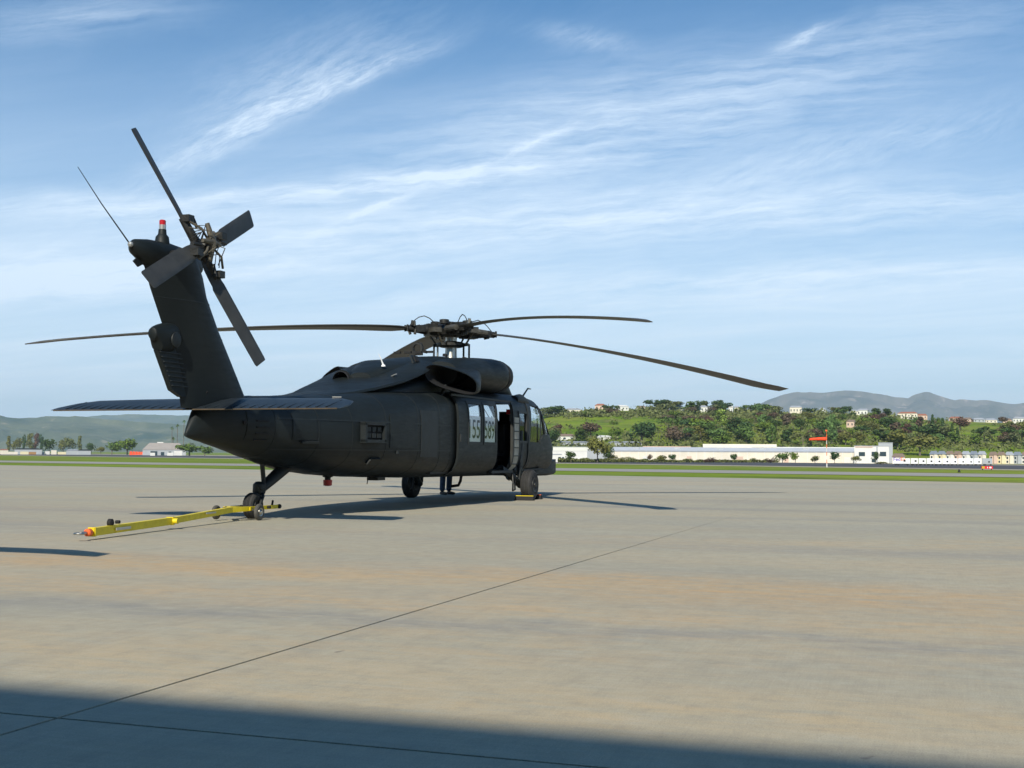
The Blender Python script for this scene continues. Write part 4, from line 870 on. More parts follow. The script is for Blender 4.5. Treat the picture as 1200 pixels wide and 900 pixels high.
def crown_mesh(kind, n_l, form, seed):
    rv.seed(seed); b = MB(); lumps = []
    if form == 'round': lumps = [(V((rv.uniform(-.30, .30), rv.uniform(-.30, .30), rv.uniform(.42, .80))), rv.uniform(.18, .30)) for _ in range(8)]+[(V((0, 0, .6)), .32)]
    elif form == 'tall': lumps = [(V((rv.uniform(-.16, .16), rv.uniform(-.16, .16), z)), rv.uniform(.13, .22)) for z in (.3, .4, .5, .6, .7, .8, .9)]
    elif form == 'conifer': lumps = [(V((0, 0, z)), .24*(1.05-z)+.03) for z in (.2, .32, .44, .56, .68, .8, .9, .97)]
    elif form == 'spread': lumps = [(V((rv.uniform(-.42, .42), rv.uniform(-.42, .42), rv.uniform(.62, .88))), rv.uniform(.14, .22)) for _ in range(9)]
    elif form == 'bush': lumps = [(V((rv.uniform(-.4, .4), rv.uniform(-.4, .4), rv.uniform(.25, .6))), rv.uniform(.22, .36)) for _ in range(7)]
    for i in range(n_l):
        c, r = rv.choice(lumps); d_ = V((rv.gauss(0, 1), rv.gauss(0, 1), rv.gauss(0, 1))).normalized(); rr_ = r*rv.uniform(.55, 1.08)
        p = c+V((d_.x, d_.y, d_.z*.85))*rr_
        if p.z < .02: continue
        leaf_quad(b, p, rv.uniform(.035, .075), d_)
    return b, lumps
def trunk_into(b, lumps, form):
    z1 = .75 if form != 'bush' else .4
    b.tube([(0, 0, 0), (.01, 0, .25), (0, .01, .5), (0, 0, z1)], [.030, .024, .017, .006], 6)
    for c, r in lumps[:5]: b.tube([(0, 0, max(.1, c.z-.28)), c*.6+V((0, 0, c.z*.3)), c], [.012, .009, .004], 5)
PRO = {}
def proto(kind, form, n_l=620, seed=0):
    key = (kind, form, seed)
    if key in PRO: return PRO[key]
    b, lumps = crown_mesh(kind, n_l, form, seed+hash(kind) % 1 + 17*len(PRO)+5)
    cm = mkmesh('crown', b.v, b.f, LEAF[kind], 0)
    t_ = MB(); trunk_into(t_, lumps, form); tm = mkmesh('trunk', t_.v, t_.f, BARK, 40)
    # joined version for distant trees
    j = MB(); j.v = b.v+t_.v; j.f = b.f+[tuple(i+len(b.v) for i in f) for f in t_.f]; j.m = [0]*len(b.f)+[1]*len(t_.f)
    jm = mkmesh('tree', j.v, j.f, [LEAF[kind], BARK], 0, j.m)
    PRO[key] = (cm, tm, jm); return PRO[key]
def tree_at(p, h, w_, kind, form, label, name='tree', cat='tree', group=None, parts=True, seed=0, n_l=620):
    cm, tm, jm = proto(kind, form, n_l, seed)
    rz = rv.uniform(0, 6.28)
    if parts:
        t = thing(name, label, cat, p, rz, group)
        t.scale = (w_, w_, h)
        for nm, me_ in (('trunk', tm), ('crown', cm)): o = bpy.data.objects.new(nm, me_); link(o, t)
        return t
    o = bpy.data.objects.new(name, jm); link(o); o.location = p; o.rotation_euler = (0, 0, rz); o.scale = (w_, w_, h); tag(o, label, cat, group); return o

rh = random.Random(5)
PXD = 1/FPX
KN = {'dark': 'dark green', 'mid': 'green', 'lime': 'lime green', 'brown': 'bare brown', 'olive': 'olive'}
FN = {'round': 'round', 'tall': 'tall narrow', 'conifer': 'pointed', 'spread': 'flat-topped', 'bush': 'low bushy'}
def zone(u, v):
    hz = ('beside helicopter nose' if u < 690 else 'above the white sheds' if u < 780 else 'above the warehouse' if u < 915 else 'behind the orange windsock' if u < 1000 else 'above the office block' if u < 1060 else 'above the trailers' if u < 1130 else 'near right edge')
    vz = 'on the ridge line' if v < 481 else 'among the hilltop houses' if v < 492 else 'halfway down the hill' if v < 506 else 'low on the hill'
    return vz+' '+hz
HSR = [(664, 682, 476.5, 481), (697, 707, 474.5, 479.5), (724, 737, 476, 480.5), (746, 756, 472.5, 476), (785, 800, 476, 480), (814, 829, 476.5, 482), (854, 859, 477, 483), (861, 866, 473, 477), (926, 940, 476, 483), (961, 968, 475.5, 480), (997, 1006, 475.5, 479.5), (1005, 1017, 479, 485), (992, 1001, 493.5, 500), (1053, 1075, 480.2, 485.5), (1075, 1087, 482.5, 486.5), (1113, 1128, 482.5, 485.8), (1129, 1138, 483.3, 486), (1142, 1155, 483, 486), (1156, 1169, 483, 486), (1176, 1186, 481.8, 484.5), (1188, 1202, 482, 486.5)]
def blocks(u, v, h, w_):
    """would a plant here stand in front of one of the hilltop houses"""
    return any(a-w_*.45 < u < b_+w_*.45 and v > e_-1 and v-h < e_-.5 for a, b_, c, e_ in HSR)
def hill_tree(u, v, h, w_, kind, form, seed=None):
    if blocks(u, v, h, w_): return
    p, d = hit(u, v, 600, 2000)
    if p is None: p, d = hit(u, v+3, 600, 2000)
    if p is None: return
    tree_at(p-V((0, 0, .3)), h*d*PXD, w_*d*PXD*1.45, kind, form, f'{KN[kind]} {FN[form]} tree {zone(u, v)}', group='trees on the far hillside', seed=seed if seed is not None else rh.randrange(2))
# ridge line trees
u = 636
while u < 1215:
    kind = rh.choice(['dark', 'dark', 'dark', 'mid', 'olive']); form = rh.choice(['round', 'round', 'spread', 'tall' if rh.random() < .5 else 'round'])
    yb = lerp([(636, 485), (700, 481), (760, 477), (860, 479), (960, 481), (1060, 484), (1120, 485), (1215, 485)], u)[0]
    hill_tree(u, yb+rh.uniform(-1, 3), rh.uniform(8, 13), rh.uniform(12, 19), kind, form)
    u += rh.uniform(4.5, 8)
for u, v, h in ((712, 474, 7), (720, 473, 7), (725, 474, 6), (771, 474, 9), (797, 475, 8), (840, 478, 12), (846, 478, 11), (870, 479, 10), (1001, 480, 12), (1007, 480, 11), (1030, 481, 10), (1047, 483, 9), (1097, 484, 13), (1116, 485, 12), (1124, 485, 12), (1162, 485, 12), (1185, 485, 9)): hill_tree(u, v+2, h, h*1.0, 'dark', 'spread' if h < 9 else 'round')
# wooded slopes
def meadow(u, v):
    if u < 772 and 489 < v < 512: return True
    if 1128 < u < 1196 and 488 < v < 512: return True
    if 1100 < u <= 1128 and 490 < v < 498: return True
    return False
cnt = 0
for i in range(900):
    u = rh.uniform(638, 1212); v = rh.uniform(483, 523)
    if meadow(u, v) and rh.random() > .035: continue
    if cnt > 190: break
    bare = (800 < u < 960 and 484 < v < 500) or (740 < u < 812 and v > 495)
    lime = 815 < u < 905 and 496 < v < 505
    kind = rh.choice(['brown', 'brown', 'olive', 'dark', 'mid']) if bare else rh.choice(['lime', 'lime', 'mid']) if lime else rh.choice(['dark', 'mid', 'mid', 'olive', 'dark', 'brown' if rh.random() < .6 else 'mid', 'olive', 'brown'])
    form = rh.choice(['round', 'tall', 'round', 'spread', 'tall']) if v > 500 else rh.choice(['round', 'bush', 'round'])
    s_ = rh.uniform(12, 20) if v > 500 else rh.uniform(7, 12)
    hill_tree(u, v, s_, s_*rh.uniform(.8, 1.2), kind, form); cnt += 1
for u, v, h, w_, kind, form in ((752, 520, 28, 26, 'dark', 'round'), (790, 522, 24, 22, 'brown', 'round'), (985, 521, 46, 20, 'olive', 'tall'), (975, 520, 34, 18, 'mid', 'tall'), (1093, 512, 26, 12, 'dark', 'conifer'), (1105, 514, 24, 12, 'dark', 'conifer'), (1116, 518, 22, 12, 'dark', 'conifer'), (1122, 517, 16, 10, 'dark', 'conifer'), (1078, 534, 26, 34, 'olive', 'round'), (1052, 527, 24, 24, 'olive', 'round'), (905, 520, 22, 14, 'mid', 'tall'), (875, 520, 24, 16, 'mid', 'round'), (840, 521, 22, 18, 'mid', 'round'), (1192, 492, 9, 14, 'dark', 'round')): hill_tree(u, v, h, w_, kind, form)
# undergrowth between the trees: one mass
b = MB(); rv.seed(99)
for i in range(9500):
    u = rh.uniform(600, 1290); v = rh.uniform(481, 530) if rh.random() < .6 else rh.uniform(474, 491)
    if meadow(u, v) and mn.noise(V((u/14, v/5, 2))) < .22: continue
    if blocks(u, v, 4, 3): continue
    p, d = hit(u, v, 600, 1500)
    if p is None: continue
    r = rh.uniform(1.2, 3.6) if v > 492 else rh.uniform(2.2, 4.6)
    for k in range(5): leaf_quad(b, p+V((rv.gauss(0, r*.5), rv.gauss(0, r*.5), abs(rv.gauss(0, r*.45)))), r*rv.uniform(.25, .5))
o = b.build('scrub', LEAF['olive'], None, 0); o['kind'] = 'stuff'; o['label'] = 'dense olive green scrub covering the hillside between the trees'

# ------------------------------------------------------------------ buildings
def wallm(n, c): return mat(n, c, .8, var=.08, scale=.2)
WHITE = wallm('white_wall', (.64, .63, .60)); CREAM = wallm('cream_wall', (.66, .60, .50)); GREYW = wallm('grey_wall', (.36, .38, .40)); PINK = wallm('pink_wall', (.58, .42, .34)); PALEY = wallm('pale_yellow_wall', (.66, .58, .38))
REDR = wallm('red_tile_roof', (.33, .13, .08)); GREYR = wallm('grey_roof', (.34, .36, .40)); BROWNR = wallm('brown_roof', (.22, .16, .12)); BLUER = wallm('blue_grey_roof', (.20, .23, .28)); WIN = mat('dark_window', (.03, .05, .06), .15, var=.1)
def frame_at(u, d):
    p = at(u, d); dr = (p-CAM); return p, atan2(dr.y, dr.x)-pi/2
def block(name, label, cat, u0, u1, vtop, vbot, depth, wall, roof=None, rh_=0, wins=(), group=None, d=None, skew=0, roofname='roof'):
    uc = (u0+u1)/2
    p, dd = hit(uc, vbot, 60, 2500)
    if d: dd = d; p = at(uc, d)
    if p is None: dd = 1200; p = at(uc, 1200)
    W_ = (u1-u0)*dd*PXD; H_ = (vbot-vtop)*dd*PXD; dr = p-CAM; rz = atan2(dr.y, dr.x)-pi/2+skew
    t = thing(name, label, cat, p, rz, group)
    q = MB(); q.box((0, depth/2, H_/2-.4), (W_, depth, H_+.8)); q.build('wall', wall, t, 0)
    if roof:
        q = MB()
        if rh_ > 0:
            e_ = .4; q.add([(-W_/2-e_, -e_, H_), (W_/2+e_, -e_, H_), (W_/2+e_, depth+e_, H_), (-W_/2-e_, depth+e_, H_), (-W_/2+W_*.15, depth/2, H_+rh_), (W_/2-W_*.15, depth/2, H_+rh_)], [(0, 1, 5, 4), (1, 2, 5), (2, 3, 4, 5), (3, 0, 4), (3, 2, 1, 0)])
        else: q.box((0, depth/2, H_+.12), (W_+.3, depth+.3, .24))
        q.build(roofname, roof, t, 0)
    for (a, b_, c, e_) in wins:   # fractions: x0,x1,z0,z1
        q = MB(); q.box(((a+b_)/2*W_-W_/2, -.03, (c+e_)/2*H_), ((b_-a)*W_, .12, (e_-c)*H_)); q.build('window', WIN, t, 0)
    t['_w'] = W_; t['_h'] = H_; del t['_w'], t['_h']
    return t, W_, H_
# long warehouse
wh, W_, H_ = block('warehouse', 'long low cream warehouse with grey sloping roof across the runway', 'warehouse', 714, 1008, 528.8, 541.6, 40, CREAM)
q = MB(); q.add([(-W_/2, -.3, H_), (W_/2, -.3, H_), (W_/2, 22, H_+1.9), (-W_/2, 22, H_+1.9), (-W_/2, 22, H_), (W_/2, 22, H_)], [(0, 1, 2, 3), (3, 2, 5, 4), (0, 3, 4), (1, 5, 2), (0, 4, 5, 1)]); q.build('roof', wallm('pale_metal_roof', (.52, .54, .58)), wh, 0)
q = MB(); q.box((-.5*W_+.52*W_, 26, H_+1.5), (.30*W_, 8, 4.0)); q.build('raised_bay', CREAM, wh, 0)
q = MB(); q.box((.28*W_, 26, H_+.9), (.42*W_, 8, 2.6)); q.build('rear_parapet', WHITE, wh, 0)
q = MB(); q.box((-.28*W_, 26, H_+1.1), (.2*W_, 6, 2.3)); q.build('rear_parapet', PINK, wh, 0)
for i in range(30):
    q = MB(); q.box((-W_/2+W_*(i+.5)/30, -.08, H_*.5), (.25, .1, H_*.98)); q.build('wall_pilaster', WHITE, wh, 0)
q = MB(); q.box((0, -.1, H_-.25), (W_, .12, .3)); q.build('eaves_band', GREYR, wh, 0)
for fx, wd in ((-.35, 3.5), (-.18, 2.2), (.02, 3), (.2, 2.2), (.44, 4)):
    q = MB(); q.box((fx*W_, -.12, 1.3), (wd, .12, 2.6)); q.build('loading_door', WHITE if wd > 3 else PINK, wh, 0)
for i in range(5): q = MB(); q.box((-.4*W_+i*.17*W_, 11, H_+1.25), (3, 2, 1.0)); q.build('roof_vent', GREYW, wh, 0)
# office block at its right end
of, W2, H2 = block('office_building', 'two storey pale grey office block with dark windows beyond the windsock', 'office building', 1002, 1041, 523, 543, 22, WHITE, GREYR, 0, [(.13, .31, .42, .66), (.50, .63, .42, .68), (.74, .92, .42, .68), (.50, .63, .06, .26)])
q = MB(); q.box((W2*.16, -.15, H2/2), (.7, .3, H2)); q.build('wall_pier', GREYW, of, 0)
q = MB(); q.box((-W2*.22, -.1, H2-.3), (W2*.5, .2, .5)); q.build('fascia', PINK, of, 0)
block('stair_tower', 'blue grey stair tower at the right end of the office block', 'tower', 1030, 1046, 519.2, 542.5, 14, GREYW, GREYR, d=None)
block('kiosk', 'small orange walled entrance hut before the warehouse', 'hut', 985, 993, 537, 542.4, 4, mat('orange_wall', (.6, .2, .08), .8, var=.1), GREYR)
# sheds on the left
block('shed', 'large white shed close to the helicopter nose', 'shed', 646, 688, 528.5, 540.5, 25, WHITE, WHITE, 0, [(.05, .12, .1, .4), (.3, .36, .1, .4)])
block('shed', 'small white shed with dark panel at its right end beside the runway', 'shed', 645, 658, 532.8, 541.6, 10, WHITE, GREYR, 0, [(.7, .95, .0, .7)])
block('shed', 'blue grey shed in the middle of the white sheds', 'shed', 688, 712, 526.5, 539.8, 25, GREYW, WHITE)
block('shed', 'low white flat roofed shed behind the large white shed', 'shed', 648, 700, 524.0, 536, 25, WHITE, GREYR)
block('greenhouse', 'long translucent greenhouse left of the tall bushy tree', 'greenhouse', 651, 694, 518.6, 522, 14, GREYW, GREYR, .8)
block('greenhouse', 'long translucent greenhouse right of the tall bushy tree', 'greenhouse', 712, 752, 518.6, 522.4, 14, GREYW, GREYR, .8)
block('farm_building', 'white farm building with brown roof at the foot of the meadow', 'farm building', 645, 675, 511.2, 516.5, 12, WHITE, BROWNR, 1.6, [(.2, .3, .3, .7), (.5, .6, .3, .7), (.8, .88, .3, .7)])
block('farm_building', 'small white barn under the meadow path', 'barn', 700, 716, 512.2, 515.6, 10, WHITE, WHITE, 1.2)
# houses on the ridge
HS = [(664, 682, 476.5, 481, CREAM, GREYR, 'pale grey roofed villa on the ridge furthest left'), (697, 707, 474.5, 479.5, PINK, REDR, 'orange roofed house on the ridge'), (724, 737, 476, 480.5, WHITE, WHITE, 'white villa beside a bare reddish tree on the ridge'), (746, 756, 472.5, 476, CREAM, BROWNR, 'cream house behind the ridge trees'),
      (785, 800, 476, 480, WHITE, GREYR, 'long white house half hidden by ridge trees'), (814, 829, 476.5, 482, WHITE, GREYR, 'white gabled house with a green lawn below'), (854, 859, 477, 483, WHITE, WHITE, 'small white house above the bare trees'), (861, 866, 473, 477, CREAM, GREYR, 'tiny cream house on the skyline'),
      (926, 940, 476, 483, CREAM, GREYR, 'cream hillside villa left of the windsock'), (961, 968, 475.5, 480, WHITE, GREYR, 'small white skyline house above the windsock'), (997, 1006, 475.5, 479.5, CREAM, GREYR, 'cream house under the tall skyline trees'), (1005, 1017, 479, 485, WHITE, GREYR, 'bright white house below the tall skyline trees'),
      (992, 1001, 493.5, 500, PINK, BROWNR, 'pinkish house low on the slope above the office block'), (1053, 1075, 480.2, 485.5, CREAM, REDR, 'wide cream villa with red tiled roof'), (1075, 1087, 482.5, 486.5, PINK, REDR, 'smaller pink villa right of the wide red roofed villa'),
      (1113, 1128, 482.5, 485.8, PINK, REDR, 'pink house with bright red roof'), (1129, 1138, 483.3, 486, PINK, BROWNR, 'low pink house between red roof and grey roofs'), (1142, 1155, 483, 486, GREYW, GREYR, 'grey roofed house left of a twin on the right hilltop'), (1156, 1169, 483, 486, CREAM, GREYR, 'grey roofed house right of its twin on the right hilltop'),
      (1176, 1186, 481.8, 484.5, PINK, BROWNR, 'brown roofed house near the right end of the hilltop'), (1188, 1202, 482, 486.5, WHITE, GREYR, 'white gabled house at the right edge of the hilltop')]
for (a, b_, c, e_, wl, rf, lab) in HS:
    u_ = (a+b_)/2; p, d = hit(u_, e_+1.5, 600, 2000)
    n_ = max(2, int((b_-a)/3.5)); wins = [((i+.3)/n_, (i+.6)/n_, .35, .7) for i in range(n_)]
    block('house', lab, 'house', a, b_, c+.5, e_+.8, 9, wl, rf, 1.7, wins, 'houses on the far hilltop', skew=rh.uniform(-.3, .3))
# townhouses low at the right
walls = [CREAM, PALEY, WHITE, PINK, WHITE, GREYW, CREAM, PINK, PALEY, CREAM, GREYW, WHITE]; roofs = [BLUER, BLUER, BROWNR, BROWNR, GREYR, BLUER, GREYR, BROWNR, BROWNR, GREYR, BLUER, BROWNR]
wn = {id(CREAM): 'cream', id(PALEY): 'pale yellow', id(WHITE): 'white', id(PINK): 'pinkish', id(GREYW): 'grey green'}; rn = {id(BLUER): 'blue grey', id(BROWNR): 'brown', id(GREYR): 'light grey'}
ordw = ['first', 'second', 'third', 'fourth', 'fifth', 'sixth', 'seventh', 'eighth', 'ninth', 'tenth', 'eleventh', 'twelfth']
uu = 1090
for i in range(12):
    wd = 9.4; 
    if i == 7: uu += 4
    t, a_, b2 = block('townhouse', f'{wn[id(walls[i])]} townhouse with {rn[id(roofs[i])]} roof, {ordw[i]} from the left in the row', 'townhouse', uu, uu+wd-.6, 528.0+.5*(i > 6), 538.6, 9, walls[i], roofs[i], 1.6, [(.12, .32, .55, .82), (.62, .85, .55, .82), (.12, .32, .12, .36), (.62, .85, .05, .40)], 'townhouses in a row at the right', d=560)
    q = MB(); q.box((.2*a_, -.6, b2*.5), (a_*.35, 1.2, b2)); q.build('gable_bay', walls[i], t, 0)
    q = MB(); q.add([(.2*a_-a_*.2, -1.4, b2), (.2*a_+a_*.2, -1.4, b2), (.2*a_, -1.4, b2+1.1), (.2*a_-a_*.2, 2, b2), (.2*a_+a_*.2, 2, b2), (.2*a_, 2, b2+1.1)], [(0, 1, 2), (5, 4, 3), (0, 2, 5, 3), (2, 1, 4, 5), (1, 0, 3, 4)]); q.build('gable_roof', roofs[i], t, 0)
    uu += wd
block('house', 'small cream house with brown roof right of the office block', 'house', 1046, 1060, 529.5, 537.5, 9, CREAM, BROWNR, 1.5, [(.2, .4, .4, .7), (.6, .8, .4, .7)], 'townhouses in a row at the right', d=520)
# ---- trailers
TRM = mat('white_trailer_paint', (.80, .80, .80), .4, var=.05)
def trailer(u0, u1, lab, txt=False, skew=0, wall=None):
    p, d = hit((u0+u1)/2, 545.6, 60, 1500); W_ = (u1-u0)*d*PXD; dr = p-CAM; t = thing('semi_trailer', lab, 'trailer', p, atan2(dr.y, dr.x)-pi/2+skew, 'white trailers parked beyond the runway')
    Hh = 8.3*d*PXD-.5; q = MB(); q.box((0, 1.2, .55+Hh/2), (W_, 2.4, Hh)); q.build('cargo_box', wall or TRM, t, 0)
    q = MB(); q.box((0, 1.2, .50), (W_*.9, .9, .16)); q.build('chassis', BLACK, t, 0)
    for sx in (-.34, -.2, .34):
        for sy in (.2, 2.2): q = MB(); q.lathe((sx*W_, sy-.12, .30), (0, 1, 0), [(0, .2), (.02, .30), (.22, .30), (.24, .2)], 14); q.build('wheel', RUBBER, t)
    q = MB(); q.box((W_*.18, -.02, 1.35), (.55, .06, .5)); q.build('cab_window' if not txt else 'side_hatch', BLACK, t, 0)
    if txt:
        for s_, m_, x0 in (('Fed', mat('purple_ink', (.12, .05, .35), .6, var=.05), -1.9), ('Ex', mat('orange_ink', (.85, .15, .02), .6, var=.05), .05)):
            cu = bpy.data.curves.new('t', 'FONT'); cu.body = s_; cu.size = 1.35; cu.extrude = .01; cu.offset = .02; to = bpy.data.objects.new('t', cu); COL.objects.link(to); bpy.context.view_layer.update()
            tm = bpy.data.meshes.new_from_object(to.evaluated_get(bpy.context.evaluated_depsgraph_get())); bpy.data.objects.remove(to)
            tm.transform(Matrix.Translation((x0-.3, -.03, 1.3)) @ Matrix.Rotation(R(90), 4, 'X')); tm.materials.clear(); tm.materials.append(m_); link(bpy.data.objects.new('logo_lettering', tm), t)
    return t
trailer(1047, 1066, 'white delivery trailer with purple and orange lettering', True)
uu = 1067.5
for i in range(9):
    trailer(uu, uu+8.0, f'white trailer parked side by side, {ordw[i]} right of the lettered one'); uu += 9.3
trailer(1151.5, 1162.5, 'grey trailer at the right end of the row', wall=GREYW)
# ---- windsock
p, d = hit(969, 547.6, 60, 800); k = d*PXD
ws = thing('windsock', 'orange windsock on an orange and white pole beside the runway', 'windsock', p, YAW-pi/2)
WPOLE = mat('white_pole', (.7, .68, .65), .5, var=.05)
H_ = 36*k
for i in range(8): q = MB(); q.tube([(0, 0, H_*i/8), (0, 0, H_*(i+1)/8)], .045 if i else .07, 8); q.build('pole_band', ORANGE if i % 2 else WPOLE, ws)
q = MB(); q.tube([(0, 0, H_), (0, 0, 44*k)], .02, 6); q.lathe((0, 0, H_-.55), (0, 0, 1), [(0, .05), (.8, .05)], 8); q.box((-.05, 0, 43*k), (.25, .2, .2)); q.build('pole_top', ORANGE, ws)
q = MB(); rs = []
for i in range(9):
    f = i/8; r = 2.3*k*(1-.35*f)*(1+.06*sin(i*2.1)); zc = H_-.32+(-1.0*f*f*.6+.02*sin(i*3))*k*1.2
    rs.append([V((-.12-f*19.2*k, r*cos(2*pi*j/14), zc+r*sin(2*pi*j/14)*.95)) for j in range(14)])
q.rings(rs, False); q.build('sock', ORFAB, ws)
# ---- airfield sign, barrier, lights
def asign(u0, u1, v0, v1, lab):
    p, d = hit((u0+u1)/2, v1+.5, 60, 1500); k = d*PXD; t = thing('airfield_sign', lab, 'sign', p, YAW-pi/2)
    W_ = (u1-u0)*k; H_ = (v1-v0)*k
    q = MB(); q.box((0, .1, H_/2+.1), (W_, .2, H_)); q.build('sign_panel', mat('red_sign', (.65, .01, .03), .5, var=.05), t, 0)
    q = MB(); q.box((-.36*W_, -.01, H_/2+.1), (.24*W_, .03, H_*.9)); q.build('yellow_panel', mat('yellow_sign', (.55, .36, .02), .5, var=.05), t, 0)
    for fx in (.02, .28): q = MB(); q.box((fx*W_, -.015, H_/2+.1), (.06*W_ if fx < .1 else .18*W_, .03, H_*.55)); q.build('sign_marking', WPAPER, t, 0)
    for sx in (-.4, .4): q = MB(); q.box((sx*W_, .1, .05), (.08, .08, .2)); q.build('sign_leg', BLACK, t, 0)
asign(1150.5, 1163.5, 546.9, 549.9, 'red and yellow runway holding sign at the far right')
p, d = hit(1124, 553.6, 60, 800); q = MB(); q.lathe((0, 0, 0), (0, 0, 1), [(0, .12), (.06, .12), (.065, .08), (.2, .07), (.24, .03)], 12); o = q.build('taxiway_light', HUBM); o.location = p; tag(o, 'small dark light fitting in the grass at the right', 'airfield light')
p, d = hit(160, 533.2, 60, 3000); k = d*PXD
ob = thing('barrier', 'row of bright orange plastic barriers left of the hangar shed', 'barrier', p, atan2((p-CAM).y, (p-CAM).x)-pi/2)
for i in range(5): q = MB(); q.box(((-6.4+3.2*i)*k, 0, 2.1*k), (3.0*k, 2, 4.2*k*(1-.06*i)), None, .8); q.build('barrier_block', ORFAB, ob, 0)
# ---- hedge and small trees in front of the warehouse
b = MB(); rv.seed(5)
for i in range(9000):
    u = rv.uniform(654, 1046)
    if 1046 > u > 995 and rv.random() < .5: continue
    p, d = hit(u, 541.8, 60, 1500); p = at(u, d-8+rv.uniform(-2, 2)); leaf_quad(b, p+V((0, 0, rv.uniform(0, 1.25)*(.6+.5*mn.noise(V((u*.11, 0, 0)))+.3))), rv.uniform(.25, .5))
o = b.build('hedge', LEAF['olive'], None, 0); tag(o, 'long low uneven olive hedge in front of the warehouse', 'hedge')
near_t = [(669, 542, 13, 10, 'dark'), (683, 541, 6, 9, 'olive'), (700, 541.5, 28, 22, 'olive'), (712, 541, 16, 12, 'dark'), (717, 541, 9, 12, 'olive'), (725, 540, 14, 6, 'dark'), (730, 541.5, 7, 8, 'olive'), (741, 541, 7, 9, 'olive'), (756, 541, 5, 8, 'olive'), (762, 541, 9, 6, 'brown'), (775, 541.8, 8, 13, 'olive'), (788, 541, 9, 9, 'dark'), (809, 541.5, 5, 6, 'olive'), (832, 541.8, 7, 11, 'brown'), (860, 541.5, 10, 8, 'dark'), (883, 541.5, 6, 7, 'olive'), (903, 542, 7, 8, 'brown'), (917, 542.4, 13, 14, 'mid'), (932, 542, 12, 10, 'mid'), (955, 542.5, 8, 10, 'olive'), (978, 543, 14, 10, 'dark'), (1003, 543, 9, 10, 'olive'), (1026, 543, 14, 7, 'dark'), (1034, 544, 4, 12, 'olive')]
for i, (u, v, h, w_, kd) in enumerate(near_t):
    p, d = hit(u, v+.4, 60, 1500); fm = 'round' if h > 7 else 'bush'
    tr_ = ('before the white sheds' if u < 720 else 'at the left part of the warehouse' if u < 800 else 'at the middle of the warehouse' if u < 900 else 'near the windsock' if u < 990 else 'before the office block')
    tree_at(p, h*d*PXD*1.08, w_*d*PXD*1.3, kd, fm, f'{"tall" if h > 11 else "small" if h > 6 else "low"} {KN[kd]} {"tree" if fm == "round" else "shrub"} {tr_}', name='tree' if fm == 'round' else 'shrub', cat='tree' if fm == 'round' else 'shrub', group='trees and shrubs in front of the warehouse', parts=True, seed=i % 3)
# low wall and cars strip at right
block('hedge_bank', 'clipped green hedge bank under the townhouses at right', 'hedge', 1164, 1212, 538.8, 543.5, 3, LEAF['mid'])
# ------------------------------------------------------------------ left side of the airfield
def lt(u, v, h, w_, kd, fm, lab, **k):
    p, d = hit(u, v, 60, 3000); return tree_at(p, h*d*PXD*1.05, w_*d*PXD*1.25, kd, fm, lab, parts=True, **k)
LT = [(11, 531, 19, 9, 'olive', 'tall', 'slim olive tree, leftmost by the airfield'), (20, 531, 17, 11, 'olive', 'round', 'round olive tree second from the left edge'), (28, 531, 20, 6, 'dark', 'tall', 'thin dark tree between two olive trees'), (35, 531, 22, 12, 'olive', 'tall', 'tall yellowish tree left of a pair'), (42, 531, 22, 10, 'brown', 'tall', 'tall bare tree in the left group'), (48, 531, 20, 8, 'dark', 'tall', 'dark tall tree right of the bare tree'),
      (58, 532, 17, 14, 'dark', 'round', 'dark round tree with wide crown left of the gap'), (74, 531.5, 18, 12, 'olive', 'round', 'olive tree right of the gap'), (81, 532, 19, 12, 'olive', 'round', 'brownish olive tree beside the low walls'), (94, 532, 20, 9, 'olive', 'tall', 'tall slim tree standing alone'), (107, 532, 13, 10, 'dark', 'round', 'small dark tree left of the big bushes'), (118, 532.4, 9, 8, 'olive', 'round', 'small scrubby tree beside the big bushes'),
      (131, 532.6, 15, 18, 'mid', 'round', 'broad green tree left of the largest round tree'), (149, 532.8, 19, 24, 'mid', 'round', 'largest round green tree by the orange barriers'), (222, 534, 15, 26, 'mid', 'round', 'round green tree beneath the tail of the helicopter'), (240, 534.5, 11, 16, 'mid', 'round', 'green shrubby tree right under the tail')]
for i, a in enumerate(LT): lt(*a, group='trees on the left of the airfield', seed=i % 3, n_l=600)
def palm(u, v, h, lab):
    p, d = hit(u, v, 60, 3000); k = d*PXD; t = thing('palm_tree', lab, 'palm tree', p, rv.uniform(0, 6), 'palm trees behind the hangar shed')
    H_ = h*k; q = MB(); q.tube([(0, 0, 0), (.2, 0, H_*.5), (0, 0, H_)], [.45, .35, .3], 8); q.build('trunk', BARK, t)
    b = MB(); rv.seed(int(u))
    for i in range(46):
        a = rv.uniform(0, 6.28); el = rv.uniform(-.9, 1.2); L_ = rv.uniform(2.0, 3.0); pts = []
        for j in range(5): f = j/4; pts.append(V((cos(a)*cos(el)*L_*f, sin(a)*cos(el)*L_*f, H_+sin(el)*L_*f-f*f*L_*.45)))
        sdv = V((-sin(a), cos(a), 0))*.42
        for j in range(4): b.add([pts[j]-sdv*(1-j*.2), pts[j]+sdv*(1-j*.2), pts[j+1]+sdv*(.8-j*.2), pts[j+1]-sdv*(.8-j*.2)], [(0, 1, 2, 3)])
    b.build('crown', LEAF['olive' if h < 20 else 'mid'], t, 0)
palm(201, 533, 32, 'tall palm, leftmost of the three behind the shed'); palm(202.5, 533, 20, 'short palm with full crown in front of the leftmost tall palm'); palm(207.5, 533, 35, 'tall thin palm in the middle'); palm(215, 533, 40, 'tallest palm next to the helicopter tail')
